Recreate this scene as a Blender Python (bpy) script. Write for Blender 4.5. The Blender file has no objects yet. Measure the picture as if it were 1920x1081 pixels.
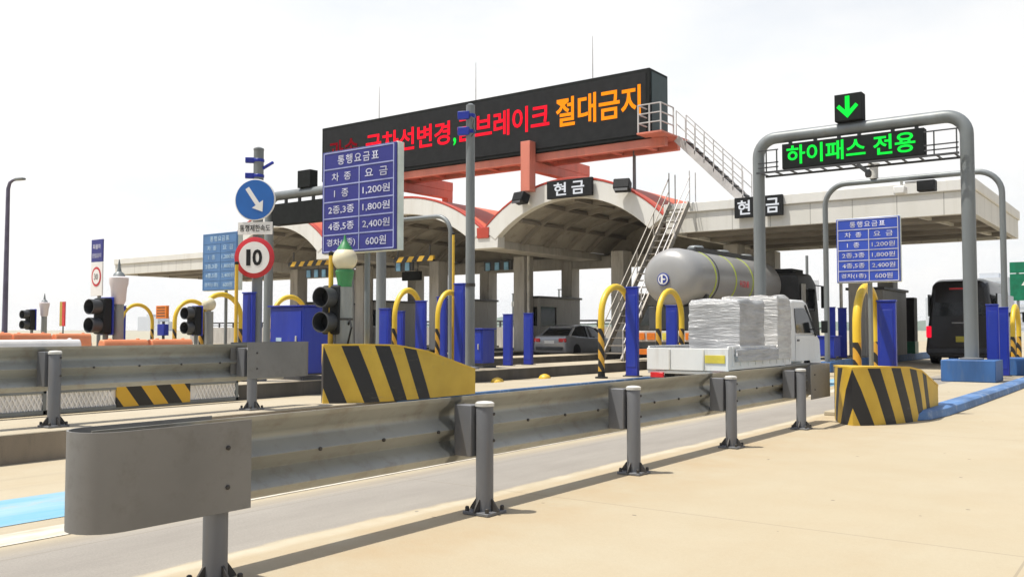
import bpy, bmesh, math, random
from mathutils import Vector, Matrix, noise
R = math.radians
random.seed(7)
S = bpy.context.scene
C = S.collection

# ------------------------------------------------------------ camera, sky, sun, exposure
cam = bpy.data.cameras.new('camera'); cam_o = bpy.data.objects.new('camera', cam); C.objects.link(cam_o)
cam.sensor_width = 36; cam.lens = 1715 / 1920 * 36
cam_o.location = (0, 0, 1.25)
cam_o.rotation_euler = (R(90 + 2.587), 0, R(35.9))
cam.clip_start = 0.05; cam.clip_end = 9000
S.camera = cam_o

to_sun = Vector((-0.25, -0.27, 0.93)).normalized()
SUN_EL = math.asin(to_sun.z); SUN_ROT = math.atan2(to_sun.x, to_sun.y)
w = bpy.data.worlds.new('World'); S.world = w; w.use_nodes = True
nt = w.node_tree; nt.nodes.clear()
sky = nt.nodes.new('ShaderNodeTexSky'); sky.sky_type = 'NISHITA'; sky.sun_disc = False
sky.sun_elevation = SUN_EL; sky.sun_rotation = SUN_ROT
sky.air_density = 1.0; sky.dust_density = 1.5; sky.ozone_density = 1.0; sky.altitude = 0
hs = nt.nodes.new('ShaderNodeHueSaturation'); hs.inputs['Saturation'].default_value = 0.55
nt.links.new(sky.outputs[0], hs.inputs['Color'])
# bright summer haze: the lower sky is white, the clear blue only shows towards the zenith
tc = nt.nodes.new('ShaderNodeTexCoord'); sp = nt.nodes.new('ShaderNodeSeparateXYZ'); nt.links.new(tc.outputs['Generated'], sp.inputs[0])
cn = nt.nodes.new('ShaderNodeTexNoise'); cn.inputs['Scale'].default_value = 2.2; cn.inputs['Detail'].default_value = 5
nt.links.new(tc.outputs['Generated'], cn.inputs['Vector'])
ad = nt.nodes.new('ShaderNodeMath'); ad.operation = 'MULTIPLY_ADD'; ad.inputs[1].default_value = 0.35
nt.links.new(cn.outputs[0], ad.inputs[0]); nt.links.new(sp.outputs[2], ad.inputs[2])
mr = nt.nodes.new('ShaderNodeMapRange'); mr.interpolation_type = 'SMOOTHSTEP'
mr.inputs[1].default_value = 0.36; mr.inputs[2].default_value = 0.85
nt.links.new(ad.outputs[0], mr.inputs[0])
mx = nt.nodes.new('ShaderNodeMix'); mx.data_type = 'RGBA'
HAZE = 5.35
# haze brightened by hand where the camera looks, dimmed behind it to deepen shade
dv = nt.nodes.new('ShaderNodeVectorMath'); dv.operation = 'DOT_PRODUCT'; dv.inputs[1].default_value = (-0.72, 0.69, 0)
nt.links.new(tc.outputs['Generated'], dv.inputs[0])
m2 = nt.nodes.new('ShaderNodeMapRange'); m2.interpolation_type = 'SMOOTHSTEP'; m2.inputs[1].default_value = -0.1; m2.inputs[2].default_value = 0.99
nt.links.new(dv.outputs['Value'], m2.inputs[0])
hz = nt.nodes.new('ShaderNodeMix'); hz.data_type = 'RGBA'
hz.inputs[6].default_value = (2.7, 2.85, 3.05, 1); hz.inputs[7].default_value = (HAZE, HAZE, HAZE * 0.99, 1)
# faint cloud structure inside the haze
c2 = nt.nodes.new('ShaderNodeTexNoise'); c2.inputs['Scale'].default_value = 3.4; c2.inputs['Detail'].default_value = 6; c2.inputs['Roughness'].default_value = 0.6
cm = nt.nodes.new('ShaderNodeMapping'); cm.inputs['Scale'].default_value = (1, 1, 3.2); nt.links.new(tc.outputs['Generated'], cm.inputs[0]); nt.links.new(cm.outputs[0], c2.inputs['Vector'])
cr = nt.nodes.new('ShaderNodeMix'); cr.data_type = 'RGBA'
cr.inputs[6].default_value = (HAZE * 0.95, HAZE * 0.975, HAZE * 0.99, 1); cr.inputs[7].default_value = (HAZE * 1.08, HAZE * 1.07, HAZE * 1.04, 1)
c3 = nt.nodes.new('ShaderNodeMapRange'); c3.inputs[1].default_value = 0.36; c3.inputs[2].default_value = 0.6
nt.links.new(c2.outputs[0], c3.inputs[0]); nt.links.new(c3.outputs[0], cr.inputs[0]); nt.links.new(cr.outputs[2], hz.inputs[7])
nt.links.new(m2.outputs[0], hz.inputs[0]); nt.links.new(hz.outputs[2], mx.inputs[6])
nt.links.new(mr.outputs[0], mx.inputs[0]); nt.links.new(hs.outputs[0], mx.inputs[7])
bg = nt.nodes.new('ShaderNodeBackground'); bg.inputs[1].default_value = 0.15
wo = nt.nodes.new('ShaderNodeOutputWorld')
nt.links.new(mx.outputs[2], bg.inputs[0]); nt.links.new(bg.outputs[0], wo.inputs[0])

sun = bpy.data.lights.new('sun', 'SUN'); sun.energy = 4.2; sun.angle = R(0.6); sun.color = (1, 0.95, 0.86)
sun_o = bpy.data.objects.new('sun', sun); C.objects.link(sun_o)
sun_o.rotation_euler = to_sun.to_track_quat('Z', 'Y').to_euler(); sun_o.location = (-20, -8, 60)

S.view_settings.view_transform = 'Standard'; S.view_settings.look = 'None'
S.view_settings.exposure = 0.4; S.view_settings.gamma = 1.0
S.cycles.max_bounces = 6; S.cycles.diffuse_bounces = 3; S.cycles.glossy_bounces = 3
S.cycles.use_denoising = True

# ------------------------------------------------------------ materials
MATS = {}
class NB:
    """small node builder"""
    def __init__(s, name):
        s.m = bpy.data.materials.new(name); s.m.use_nodes = True
        s.t = s.m.node_tree; s.b = s.t.nodes['Principled BSDF']; MATS[name] = s.m
    def n(s, t, **k):
        x = s.t.nodes.new('ShaderNode' + t)
        for a, v in k.items(): setattr(x, a, v)
        return x
    def l(s, a, b): s.t.links.new(a, b)
    def put(s, sock, v):
        if hasattr(v, 'is_output'): s.l(v, sock)
        else: sock.default_value = v
    def math(s, op, a, b=0.0, c=0.0):
        x = s.n('Math', operation=op)
        s.put(x.inputs[0], a); s.put(x.inputs[1], b); s.put(x.inputs[2], c)
        return x.outputs[0]
    def mix(s, f, a, b, mode='MIX'):
        x = s.n('Mix', data_type='RGBA', blend_type=mode)
        s.put(x.inputs[0], f); s.put(x.inputs[6], a); s.put(x.inputs[7], b)
        return x.outputs[2]
    def coord(s, which='Object'): return s.n('TexCoord').outputs[which]
    def sep(s, v):
        x = s.n('SeparateXYZ'); s.l(v, x.inputs[0]); return x.outputs
    def noise(s, sc, det=4, scale_vec=None, rough=0.55, lo=0.35, hi=0.65):
        x = s.n('TexNoise'); x.inputs['Scale'].default_value = sc; x.inputs['Detail'].default_value = det
        x.inputs['Roughness'].default_value = rough
        co = s.coord()
        if scale_vec:
            mp = s.n('Mapping'); mp.inputs['Scale'].default_value = scale_vec; s.l(co, mp.inputs[0]); co = mp.outputs[0]
        s.l(co, x.inputs['Vector'])
        r = s.n('MapRange'); r.inputs[1].default_value = lo; r.inputs[2].default_value = hi
        s.l(x.outputs[0], r.inputs[0]); return r.outputs[0]
    def bump(s, h, strength=0.2, dist=0.01):
        x = s.n('Bump'); x.inputs['Strength'].default_value = strength; x.inputs['Distance'].default_value = dist
        s.l(h, x.inputs['Height']); s.l(x.outputs[0], s.b.inputs['Normal'])
    def col(s, v): s.put(s.b.inputs['Base Color'], v)
    def set(s, rough=0.6, metal=0.0, spec=None):
        s.put(s.b.inputs['Roughness'], rough); s.b.inputs['Metallic'].default_value = metal
        if spec is not None: s.b.inputs['Specular IOR Level'].default_value = spec

def c4(c): return (c[0], c[1], c[2], 1)
def mul(c, k): return (c[0]*k, c[1]*k, c[2]*k, 1)
def paint(name, c, rough=0.5, metal=0.0, var=0.25, sc=3.0, dirt=None, streak=False, bump=0.0, spec=None):
    b = NB(name)
    f = b.noise(sc, 5, (1, 1, 0.25) if streak else None)
    k = b.mix(f, mul(c, 1 - var), mul(c, 1 + var * 0.5))
    if dirt:
        g = b.noise(sc * 4.3, 6, (1, 1, 0.15) if streak else None, 0.7, 0.52, 0.75)
        k = b.mix(b.math('MULTIPLY', g, 0.6), k, c4(dirt))
    b.col(k); b.set(rough, metal, spec)
    if bump: b.bump(b.noise(60, 4), bump, 0.004)
    return b.m
def led(name, c, st):
    b = NB(name); b.col((0, 0, 0, 1)); b.set(0.8, 0, 0.0)
    b.b.inputs['Emission Color'].default_value = c4(c); b.b.inputs['Emission Strength'].default_value = st
    return b.m

paint('rail_steel', (0.35, 0.35, 0.315), 0.42, 0.25, 0.16, 1.1, (0.2, 0.16, 0.115))
paint('wing_steel', (0.185, 0.18, 0.17), 0.5, 0.1, 0.14, 1.6, (0.12, 0.11, 0.095))
paint('post_steel', (0.155, 0.16, 0.17), 0.5, 0.1, 0.2, 3, (0.16, 0.14, 0.12), True)
paint('pole_grey', (0.19, 0.21, 0.215), 0.45, 0.1, 0.2, 1.2, (0.15, 0.14, 0.13), True)
paint('bolt_dark', (0.06, 0.055, 0.05), 0.6, 0.3)
paint('cap_pale', (0.55, 0.54, 0.5), 0.5)
paint('column_concrete', (0.43, 0.415, 0.385), 0.85, 0, 0.2, 1.2, (0.16, 0.14, 0.12), True, 0.2)
paint('booth_grey', (0.31, 0.305, 0.29), 0.6, 0, 0.2, 1, (0.15, 0.13, 0.1), True)
paint('blue_post', (0.008, 0.024, 0.32), 0.4, 0, 0.25, 2.5, (0.04, 0.05, 0.2), True)
paint('blue_cabinet', (0.01, 0.032, 0.33), 0.4, 0, 0.2, 2, (0.06, 0.08, 0.25), True)
paint('blue_pedestal', (0.03, 0.11, 0.3), 0.6, 0, 0.3, 2, (0.12, 0.16, 0.22), True)
paint('yellow_paint', (0.66, 0.42, 0.03), 0.45, 0, 0.15, 2.5, (0.35, 0.24, 0.08))
paint('yellow_dull', (0.42, 0.3, 0.05), 0.55, 0, 0.2, 2, (0.25, 0.18, 0.07), True)
paint('white_paint', (0.72, 0.72, 0.7), 0.5, 0, 0.1)
paint('sign_white', (0.74, 0.74, 0.72), 0.4, 0, 0.05)
paint('sign_blue', (0.028, 0.03, 0.2), 0.35, 0, 0.12, 1.5)
paint('sign_blue_bright', (0.03, 0.07, 0.42), 0.35, 0, 0.1, 1.5)
paint('sign_blue_faded', (0.09, 0.2, 0.4), 0.5, 0, 0.15, 1.5)
paint('disc_blue', (0.015, 0.12, 0.42), 0.35, 0, 0.1)
paint('sign_red', (0.5, 0.02, 0.03), 0.4, 0, 0.1)
paint('sign_edge', (0.62, 0.68, 0.62), 0.4, 0.1, 0.15)
paint('sign_green', (0.0, 0.16, 0.08), 0.4)
paint('line_pale', (0.3, 0.33, 0.55), 0.5)
paint('letter_pale', (0.5, 0.51, 0.62), 0.5)
paint('letter_faded', (0.4, 0.55, 0.68), 0.5)
paint('black_plastic', (0.016, 0.017, 0.018), 0.6, 0, 0.2, spec=0.2)
paint('dark_grey', (0.05, 0.052, 0.055), 0.5, 0, 0.2)
paint('led_panel', (0.016, 0.018, 0.018), 0.8, 0, 0.15, 6, spec=0.12)
paint('led_side', (0.02, 0.04, 0.042), 0.5, 0, 0.15)
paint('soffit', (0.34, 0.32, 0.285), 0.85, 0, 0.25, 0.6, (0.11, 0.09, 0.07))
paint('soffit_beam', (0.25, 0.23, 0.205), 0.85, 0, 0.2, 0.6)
paint('canopy_white', (0.7, 0.695, 0.66), 0.65, 0, 0.06, 0.8, (0.58, 0.55, 0.48), True)
paint('roof_red', (0.62, 0.13, 0.06), 0.55, 0, 0.12, 0.8, (0.45, 0.14, 0.08))
paint('edge_red', (0.48, 0.06, 0.035), 0.5, 0, 0.15, 0.8)
paint('frame_red', (0.62, 0.2, 0.14), 0.5, 0, 0.18, 0.9, (0.42, 0.16, 0.11), True)
paint('stair_steel', (0.27, 0.245, 0.21), 0.5, 0.1, 0.25, 3, (0.2, 0.16, 0.1), True)
paint('stair_pale', (0.5, 0.48, 0.47), 0.5, 0.1, 0.15, 3)
paint('orange_plastic', (0.85, 0.29, 0.13), 0.45, 0, 0.2, 2, (0.6, 0.28, 0.14))
paint('lattice_white', (0.82, 0.81, 0.79), 0.5, 0, 0.1)
paint('lamp_globe', (0.66, 0.6, 0.42), 0.35, 0, 0.08)
paint('lamp_pink', (0.66, 0.6, 0.6), 0.35, 0, 0.08)
paint('lamp_green', (0.045, 0.24, 0.08), 0.45, 0, 0.2)
paint('lamp_column', (0.27, 0.28, 0.26), 0.5, 0.1, 0.2, 3, (0.15, 0.14, 0.12), True)
paint('tyre', (0.02, 0.02, 0.02), 0.85, 0, 0.2)
paint('rim', (0.35, 0.35, 0.36), 0.35, 0.6, 0.1)
paint('glass_dark', (0.012, 0.014, 0.016), 0.08, 0, 0.1)
paint('car_silver', (0.36, 0.37, 0.39), 0.25, 0.3, 0.06)
paint('bus_black', (0.012, 0.011, 0.012), 0.25, 0, 0.2)
paint('truck_white', (0.68, 0.69, 0.68), 0.4, 0, 0.08, 1, (0.5, 0.48, 0.44), True)
def film(name, c):
    b = NB(name)
    f = b.noise(2.2, 6, (0.7, 0.7, 5.5), 0.65, 0.3, 0.7); g = b.noise(1.4, 4, None, 0.5, 0.4, 0.65)
    k = b.mix(f, mul(c, 0.62), mul(c, 1.2)); k = b.mix(b.math('MULTIPLY', g, 0.35), k, mul(c, 1.35))
    b.col(k); b.set(0.24, 0.15); b.bump(f, 0.6, 0.04)
film('wrap_film', (0.4, 0.405, 0.41)); film('wrap_pale', (0.54, 0.535, 0.52))
paint('tank_steel', (0.31, 0.31, 0.305), 0.38, 0.15, 0.08, 1.0, (0.33, 0.32, 0.3))
paint('tank_band', (0.42, 0.5, 0.06), 0.5)
paint('lamp_red', (0.6, 0.02, 0.025), 0.25)
paint('lamp_orange', (0.75, 0.2, 0.02), 0.3)
paint('plate_yellow', (0.6, 0.5, 0.06), 0.5)
paint('light_blue_glass', (0.2, 0.42, 0.6), 0.3)
paint('emblem_blue', (0.03, 0.05, 0.26), 0.4)
paint('city_grey', (0.55, 0.58, 0.62), 0.8, 0, 0.05)  # lightened so far walls look faded by distance haze
paint('city_window', (0.4, 0.44, 0.49), 0.6, 0, 0.05)  # window contrast lowered too, distance haze put into the colour
paint('gutter_asphalt', (0.25, 0.235, 0.215), 0.95, 0, 0.15, 1.2, (0.24, 0.22, 0.19), False, 0.4)
def worn(name, c, c2, under, lo, hi):
    b = NB(name); x, y, z = b.sep(b.coord())
    f = b.noise(1.3, 6, (2.2, .35, 1), .65, .35, .7); g = b.noise(3.5, 7, (1.6, .35, 1), .75, lo, hi)
    b.col(b.mix(g, b.mix(f, c4(c), c4(c2)), c4(under))); b.set(0.85, 0, .2)
worn('blue_line', (0.14, 0.34, 0.5), (0.3, 0.43, 0.46), (0.4, 0.36, 0.27), .52, .75)
worn('white_line', (0.6, 0.57, 0.49), (0.5, 0.46, 0.38), (0.38, 0.33, 0.25), .45, .7)
paint('paint_blue_kerb', (0.085, 0.18, 0.37), 0.7, 0, 0.3, 1.3, (0.42, 0.46, 0.52))
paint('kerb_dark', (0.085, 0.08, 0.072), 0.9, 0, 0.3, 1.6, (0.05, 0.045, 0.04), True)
paint('pole_mauve', (0.11, 0.1, 0.16), 0.5)
paint('kerb_dirty', (0.25, 0.21, 0.16), 0.9, 0, 0.3, 1.6, (0.1, 0.085, 0.065), True, 0.4)
paint('leaf', (0.06, 0.1, 0.04), 0.7, 0, 0.4, 8)
paint('hill_green', (0.1, 0.15, 0.1), 0.95, 0, 0.3, 0.02)
led('led_red', (1, 0.012, 0.03), 1.0)
led('led_dim', (0.35, 0.01, 0.02), 0.5)
led('led_orange', (1, 0.28, 0.01), 1.0)
led('led_green', (0.01, 0.9, 0.06), 1.0)
led('led_white', (0.8, 0.82, 0.85), 0.75)
led('tail_red', (1, 0.01, 0.04), 0.8)

def ground_mat(name, base, dark, joint):
    b = NB(name)
    f1 = b.noise(0.12, 6, None, 0.6); f2 = b.noise(1.3, 6, None, 0.65); f3 = b.noise(35, 3, None, 0.7, 0.3, 0.7)
    k = b.mix(f1, (base[0] * .93, base[1] * .925, base[2] * .9, 1), (base[0] * 1.02, base[1] * 1.03, base[2] * 1.06, 1))
    k = b.mix(b.math('MULTIPLY', b.noise(.55, 7, (1, .7, 1), .72, .45, .7), .3), k, (base[0] * .98, base[1] * .9, base[2] * .8, 1))
    k = b.mix(b.math('MULTIPLY', f2, 0.35), k, c4(dark))
    k = b.mix(b.math('MULTIPLY', f3, 0.10), k, mul(base, 0.5))
    stain = b.noise(0.5, 6, (1.6, 0.3, 1), 0.7, 0.56, 0.72)
    k = b.mix(b.math('MULTIPLY', stain, 0.4), k, c4(dark))
    sp = b.noise(9.5, 1, None, 0.4, 0.8, 0.808)
    k = b.mix(b.math('MULTIPLY', sp, 0.8), k, (0.09, 0.08, 0.07, 1))
    if joint:
        x, y, z = b.sep(b.coord())
        # worn grey gutter strip beside the guard rail with a ragged edge, and tyre polished tracks in the lanes
        xx = b.math('ADD', x, b.math('ADD', b.math('MULTIPLY', b.math('SUBTRACT', b.noise(1.1, 6, (1, .35, 1), .7, .25, .75), .5), .16), b.math('MULTIPLY', y, -0.002)))
        def step(v, lo, hi):
            r = b.n('MapRange', interpolation_type='SMOOTHSTEP'); r.inputs[1].default_value = lo; r.inputs[2].default_value = hi
            b.l(v, r.inputs[0]); return r.outputs[0]
        gut = b.math('MULTIPLY', step(xx, -5.55, -5.2), b.math('SUBTRACT', 1.0, step(xx, -4.36, -4.29)))
        gcol = b.mix(b.noise(1.6, 6, (1, .25, 1), .7), (0.24, 0.222, 0.2, 1), (0.3, 0.28, 0.25, 1))
        gcol = b.mix(b.math('MULTIPLY', b.noise(70, 3, None, .7, .4, .7), .3), gcol, (0.13, 0.125, 0.12, 1))
        k = b.mix(b.math('MULTIPLY', gut, 0.93), k, gcol)
        lip = b.math('MULTIPLY', step(xx, -4.34, -4.28), b.math('SUBTRACT', 1.0, step(xx, -4.24, -4.15)))
        k = b.mix(b.math('MULTIPLY', lip, b.noise(2, 5, None, .6, .3, .75)), k, (0.5, 0.45, 0.35, 1))
        warm = b.math('MULTIPLY', step(xx, -4.3, -4.1), b.math('SUBTRACT', 1.0, step(xx, -3.7, -2.6)))
        k = b.mix(b.math('MULTIPLY', warm, b.noise(1.8, 6, None, .7, .35, .8)), k, (0.38, 0.29, 0.18, 1))
        trk = b.math('MULTIPLY', b.noise(1.0, 5, (1.5, .05, 1), .6, .5, .72), b.math('LESS_THAN', x, -5.3))
        k = b.mix(b.math('MULTIPLY', trk, 0.55), k, (0.2, 0.18, 0.155, 1))
        jx = b.math('LESS_THAN', b.math('ABSOLUTE', b.math('SUBTRACT', b.math('FRACT', b.math('DIVIDE', b.math('ADD', x, 101.94), 4.5)), 0.5)), 0.0016)
        jy = b.math('LESS_THAN', b.math('ABSOLUTE', b.math('SUBTRACT', b.math('FRACT', b.math('DIVIDE', b.math('ADD', y, 93.2), 6.0)), 0.5)), 0.0012)
        j = b.math('MAXIMUM', jx, jy)
        k = b.mix(b.math('MULTIPLY', j, 0.45), k, (0.2, 0.17, 0.13, 1))
    b.col(k); b.set(0.92, 0, 0.25); b.bump(b.noise(45, 5, None, 0.7), 0.25, 0.004)
ground_mat('apron_concrete', (0.425, 0.367, 0.262), (0.37, 0.295, 0.19), True)
ground_mat('island_concrete', (0.43, 0.38, 0.285), (0.33, 0.265, 0.18), False)
ground_mat('far_ground', (0.4, 0.37, 0.29), (0.25, 0.25, 0.17), False)

def chevron_mat(name, limit, period, k_slope, h):
    b = NB(name)
    u, v, _ = b.sep(b.coord('UV'))
    t = b.math('FRACT', b.math('DIVIDE', b.math('SUBTRACT', u, b.math('MULTIPLY', b.math('SUBTRACT', h, v), k_slope)), period))
    t = b.math('FRACT', b.math('ADD', t, 0.5))
    stripe = b.math('MULTIPLY', b.math('LESS_THAN', t, 0.5), b.math('LESS_THAN', b.math('SUBTRACT', u, b.math('MULTIPLY', b.math('SUBTRACT', h, v), k_slope)), limit))
    wear = b.noise(5, 6, None, 0.7, 0.6, 0.78)
    yel = b.mix(b.noise(2, 5), (0.5, 0.32, 0.03, 1), (0.6, 0.4, 0.045, 1))
    yel = b.mix(b.math('MULTIPLY', wear, 0.45), yel, (0.3, 0.22, 0.09, 1))
    blk = b.mix(b.math('MULTIPLY', wear, 0.4), (0.014, 0.014, 0.016, 1), (0.1, 0.09, 0.07, 1))
    scuff = b.noise(1.0, 7, (1.2, 1.2, 7), 0.75, 0.6, 0.72)
    b.col(b.mix(b.math('MULTIPLY', scuff, 0.5), b.mix(stripe, yel, blk), (0.2, 0.17, 0.12, 1))); b.set(0.55)
chevron_mat('chevron_long', 1.42, 0.47, 0.42, 0.76)
chevron_mat('chevron_short', 1.78, 0.43, 0.42, 0.74)
def hoop_mat():
    b = NB('hoop_paint'); x, y, z = b.sep(b.coord())
    t = b.math('FRACT', b.math('DIVIDE', b.math('ADD', z, b.math('MULTIPLY', b.math('ADD', x, y), 1.3)), 0.34))
    blk = b.math('MULTIPLY', b.math('LESS_THAN', t, 0.47), b.math('LESS_THAN', z, 1.0))
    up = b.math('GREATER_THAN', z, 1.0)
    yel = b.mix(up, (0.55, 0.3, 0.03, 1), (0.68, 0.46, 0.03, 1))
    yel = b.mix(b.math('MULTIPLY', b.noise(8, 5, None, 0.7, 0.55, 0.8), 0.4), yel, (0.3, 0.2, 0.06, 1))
    b.col(b.mix(blk, yel, (0.016, 0.015, 0.015, 1))); b.set(0.4)
hoop_mat()
def bar_mat(name, ax, period, slant):
    b = NB(name); q = b.sep(b.coord())
    t = b.math('FRACT', b.math('DIVIDE', b.math('ADD', q[ax], b.math('MULTIPLY', q[2], slant)), period))
    b.col(b.mix(b.math('LESS_THAN', t, 0.5), (0.6, 0.36, 0.03, 1), (0.015, 0.015, 0.015, 1))); b.set(0.5)
bar_mat('hazard_bar', 0, 0.62, -0.8)
bar_mat('hazard_panel', 1, 0.52, 0.75)
def fascia_mat():
    b = NB('fascia_panels'); x, y, z = b.sep(b.coord())
    j = b.math('LESS_THAN', b.math('ABSOLUTE', b.math('SUBTRACT', b.math('FRACT', b.math('DIVIDE', b.math('ADD', x, b.math('ADD', y, 500)), 1.35)), 0.5)), 0.012)
    f = b.noise(0.8, 5, (1, 1, 0.2)); g = b.noise(3.0, 6, (1, 1, 0.08), 0.7, 0.55, 0.8)
    k = b.mix(f, (0.62, 0.61, 0.56, 1), (0.68, 0.67, 0.63, 1)); k = b.mix(b.math('MULTIPLY', g, 0.4), k, (0.42, 0.39, 0.33, 1))
    b.col(b.mix(b.math('MULTIPLY', j, 0.55), k, (0.2, 0.19, 0.17, 1))); b.set(0.6)
fascia_mat()
def M(n): return MATS[n]

# ------------------------------------------------------------ mesh builders
class MB:
    def __init__(s): s.bm = bmesh.new()
    def face(s, pts): return s.bm.faces.new([s.bm.verts.new(p) for p in pts])
    def box(s, c, d, rz=0, rx=0, ry=0):
        m = Matrix.Translation(c) @ Matrix.Rotation(rz, 4, 'Z') @ Matrix.Rotation(ry, 4, 'Y') @ Matrix.Rotation(rx, 4, 'X') @ Matrix.Diagonal((d[0], d[1], d[2], 1))
        bmesh.ops.create_cube(s.bm, size=1, matrix=m); return s
    def span(s, a, b):
        return s.box([(a[i] + b[i]) / 2 for i in range(3)], [abs(b[i] - a[i]) for i in range(3)])
    def bar(s, p, q, wd, ht=None):
        p = Vector(p); q = Vector(q); d = q - p
        up = Vector((0, 0, 1)) if abs(d.normalized().z) < 0.98 else Vector((0, 1, 0))
        x = d.cross(up).normalized(); z = x.cross(d).normalized(); y = d.normalized()
        m = Matrix((x, y, z)).transposed().to_4x4(); m.translation = (p + q) / 2
        bmesh.ops.create_cube(s.bm, size=1, matrix=m @ Matrix.Diagonal((wd, d.length, ht or wd, 1))); return s
    def loft(s, rings, cap=True):
        vs = [[s.bm.verts.new(p) for p in r] for r in rings]; n = len(rings[0])
        for a, b in zip(vs, vs[1:]):
            for i in range(n): s.bm.faces.new((a[i], a[(i + 1) % n], b[(i + 1) % n], b[i]))
        if cap:
            s.bm.faces.new(list(reversed(vs[0]))); s.bm.faces.new(vs[-1])
        return s
    def tube(s, path, r, n=12, cap=True):
        P = [Vector(p) for p in path]; rs = r if isinstance(r, (list, tuple)) else [r] * len(P)
        rings = []; ref = None
        for i, p in enumerate(P):
            t = (P[min(i + 1, len(P) - 1)] - P[max(i - 1, 0)]).normalized()
            if ref is None: ref = Vector((0, 0, 1)) if abs(t.z) < 0.9 else Vector((1, 0, 0))
            u = (ref - t * ref.dot(t)).normalized(); v = t.cross(u); ref = u
            rings.append([p + (u * math.cos(2 * math.pi * k / n) + v * math.sin(2 * math.pi * k / n)) * rs[i] for k in range(n)])
        return s.loft(rings, cap)
    def cyl(s, p, q, r, r2=None, n=16): return s.tube([p, q], [r, r if r2 is None else r2], n)
    def lathe(s, prof, c=(0, 0, 0), n=20, axis='Z', sx=1, sz=1):
        rings = []
        for r, h in prof:
            ring = []
            for k in range(n):
                a = 2 * math.pi * k / n; x = r * math.cos(a); y = r * math.sin(a)
                if axis == 'Z': ring.append((c[0] + x, c[1] + y, c[2] + h))
                elif axis == 'Y': ring.append((c[0] + x * sx, c[1] + h, c[2] + y * sz))
                else: ring.append((c[0] + h, c[1] + x, c[2] + y))
            rings.append(ring)
        return s.loft(rings)
    def prism(s, pts, plane, a, b):
        f = {'XY': lambda u, v, d: (u, v, d), 'XZ': lambda u, v, d: (u, d, v), 'YZ': lambda u, v, d: (d, u, v)}[plane]
        return s.loft([[f(u, v, a) for u, v in pts], [f(u, v, b) for u, v in pts]])
    def build_each(s, name, mat, parent=None, bevel=0, angle=35, seg=2):
        """one object for each loose piece"""
        left = set(s.bm.verts); out = []
        while left:
            st = [left.pop()]; isl = {st[0]}
            while st:
                v = st.pop()
                for e in v.link_edges:
                    o = e.other_vert(v)
                    if o in left: left.discard(o); isl.add(o); st.append(o)
            out.append(isl)
        s.bm.verts.index_update(); res = []
        for isl in out:
            q = MB(); mp = {v: q.bm.verts.new(v.co) for v in sorted(isl, key=lambda v: v.index)}
            for f in {f for v in isl for f in v.link_faces}: q.bm.faces.new([mp[v] for v in f.verts])
            res.append(q.build(name, mat, parent, bevel, angle, seg))
        s.bm.free(); return res
    def build(s, name, mat, parent=None, bevel=0, angle=35, seg=2):
        bm = s.bm
        bmesh.ops.recalc_face_normals(bm, faces=bm.faces)
        me = bpy.data.meshes.new(name); bm.to_mesh(me); bm.free()
        for p in me.polygons: p.use_smooth = True
        me.set_sharp_from_angle(angle=R(angle))
        me.materials.append(M(mat))
        o = bpy.data.objects.new(name, me); C.objects.link(o)
        if parent: o.parent = parent
        if bevel:
            b = o.modifiers.new('bevel', 'BEVEL'); b.width = bevel; b.segments = seg; b.limit_method = 'ANGLE'; b.angle_limit = R(35)
        return o

def thing(name, label, cat, loc=(0, 0, 0), rz=0, group=None):
    o = bpy.data.objects.new(name, None); C.objects.link(o); o.empty_display_size = 0.2
    o.location = loc; o.rotation_euler = (0, 0, rz); o['label'] = label; o['category'] = cat
    if group: o['group'] = group
    return o
def tag(o, label, cat, group=None):
    o['label'] = label; o['category'] = cat
    if group: o['group'] = group
    return o
def struct(o): o['kind'] = 'structure'; return o
def dup(root, loc, label, rz=None, sc=None):
    def cp(o, par):
        c = o.copy(); C.objects.link(c)
        if par: c.parent = par
        for ch in list(o.children): cp(ch, c)
        return c
    c = cp(root, None); c.location = loc; c['label'] = label
    if rz is not None: c.rotation_euler = (0, 0, rz)
    if sc is not None: c.scale = sc if isinstance(sc, tuple) else (sc, sc, sc)
    return c

TXT = {}
def text(body, mat, parent, center, height, width=None, bold=0.0, face='-Y', depth=0.004, spacing=1.0):
    """lettering as mesh, on a plane facing -Y (or +X)"""
    key = (body, bold, spacing)
    if key not in TXT:
        cu = bpy.data.curves.new('lettering', 'FONT'); cu.body = body; cu.size = 1; cu.offset = bold; cu.space_character = spacing
        cu.resolution_u = 3
        o = bpy.data.objects.new('lettering', cu); C.objects.link(o)
        dg = bpy.context.evaluated_depsgraph_get()
        me = bpy.data.meshes.new_from_object(o.evaluated_get(dg))
        bpy.data.objects.remove(o); bpy.data.curves.remove(cu); TXT[key] = me
    me = TXT[key].copy(); me.name = 'lettering'; me.materials.clear(); me.materials.append(M(mat))
    xs = [v.co.x for v in me.vertices]; ys = [v.co.y for v in me.vertices]
    x0, x1, y0, y1 = min(xs), max(xs), min(ys), max(ys)
    sy = height / (y1 - y0); sx = sy if width is None else width / (x1 - x0)
    for v in me.vertices:
        a = (v.co.x - (x0 + x1) / 2) * sx; b = (v.co.y - (y0 + y1) / 2) * sy
        if face == '-Y': v.co = (center[0] + a, center[1] - depth, center[2] + b)
        else: v.co = (center[0] + depth, center[1] + a, center[2] + b)
    o = bpy.data.objects.new('lettering', me); C.objects.link(o); o.parent = parent
    return o

def arc(cx, cz, r, a0, a1, n):
    return [(cx + r * math.cos(R(a0 + (a1 - a0) * i / n)), cz + r * math.sin(R(a0 + (a1 - a0) * i / n))) for i in range(n + 1)]

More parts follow.
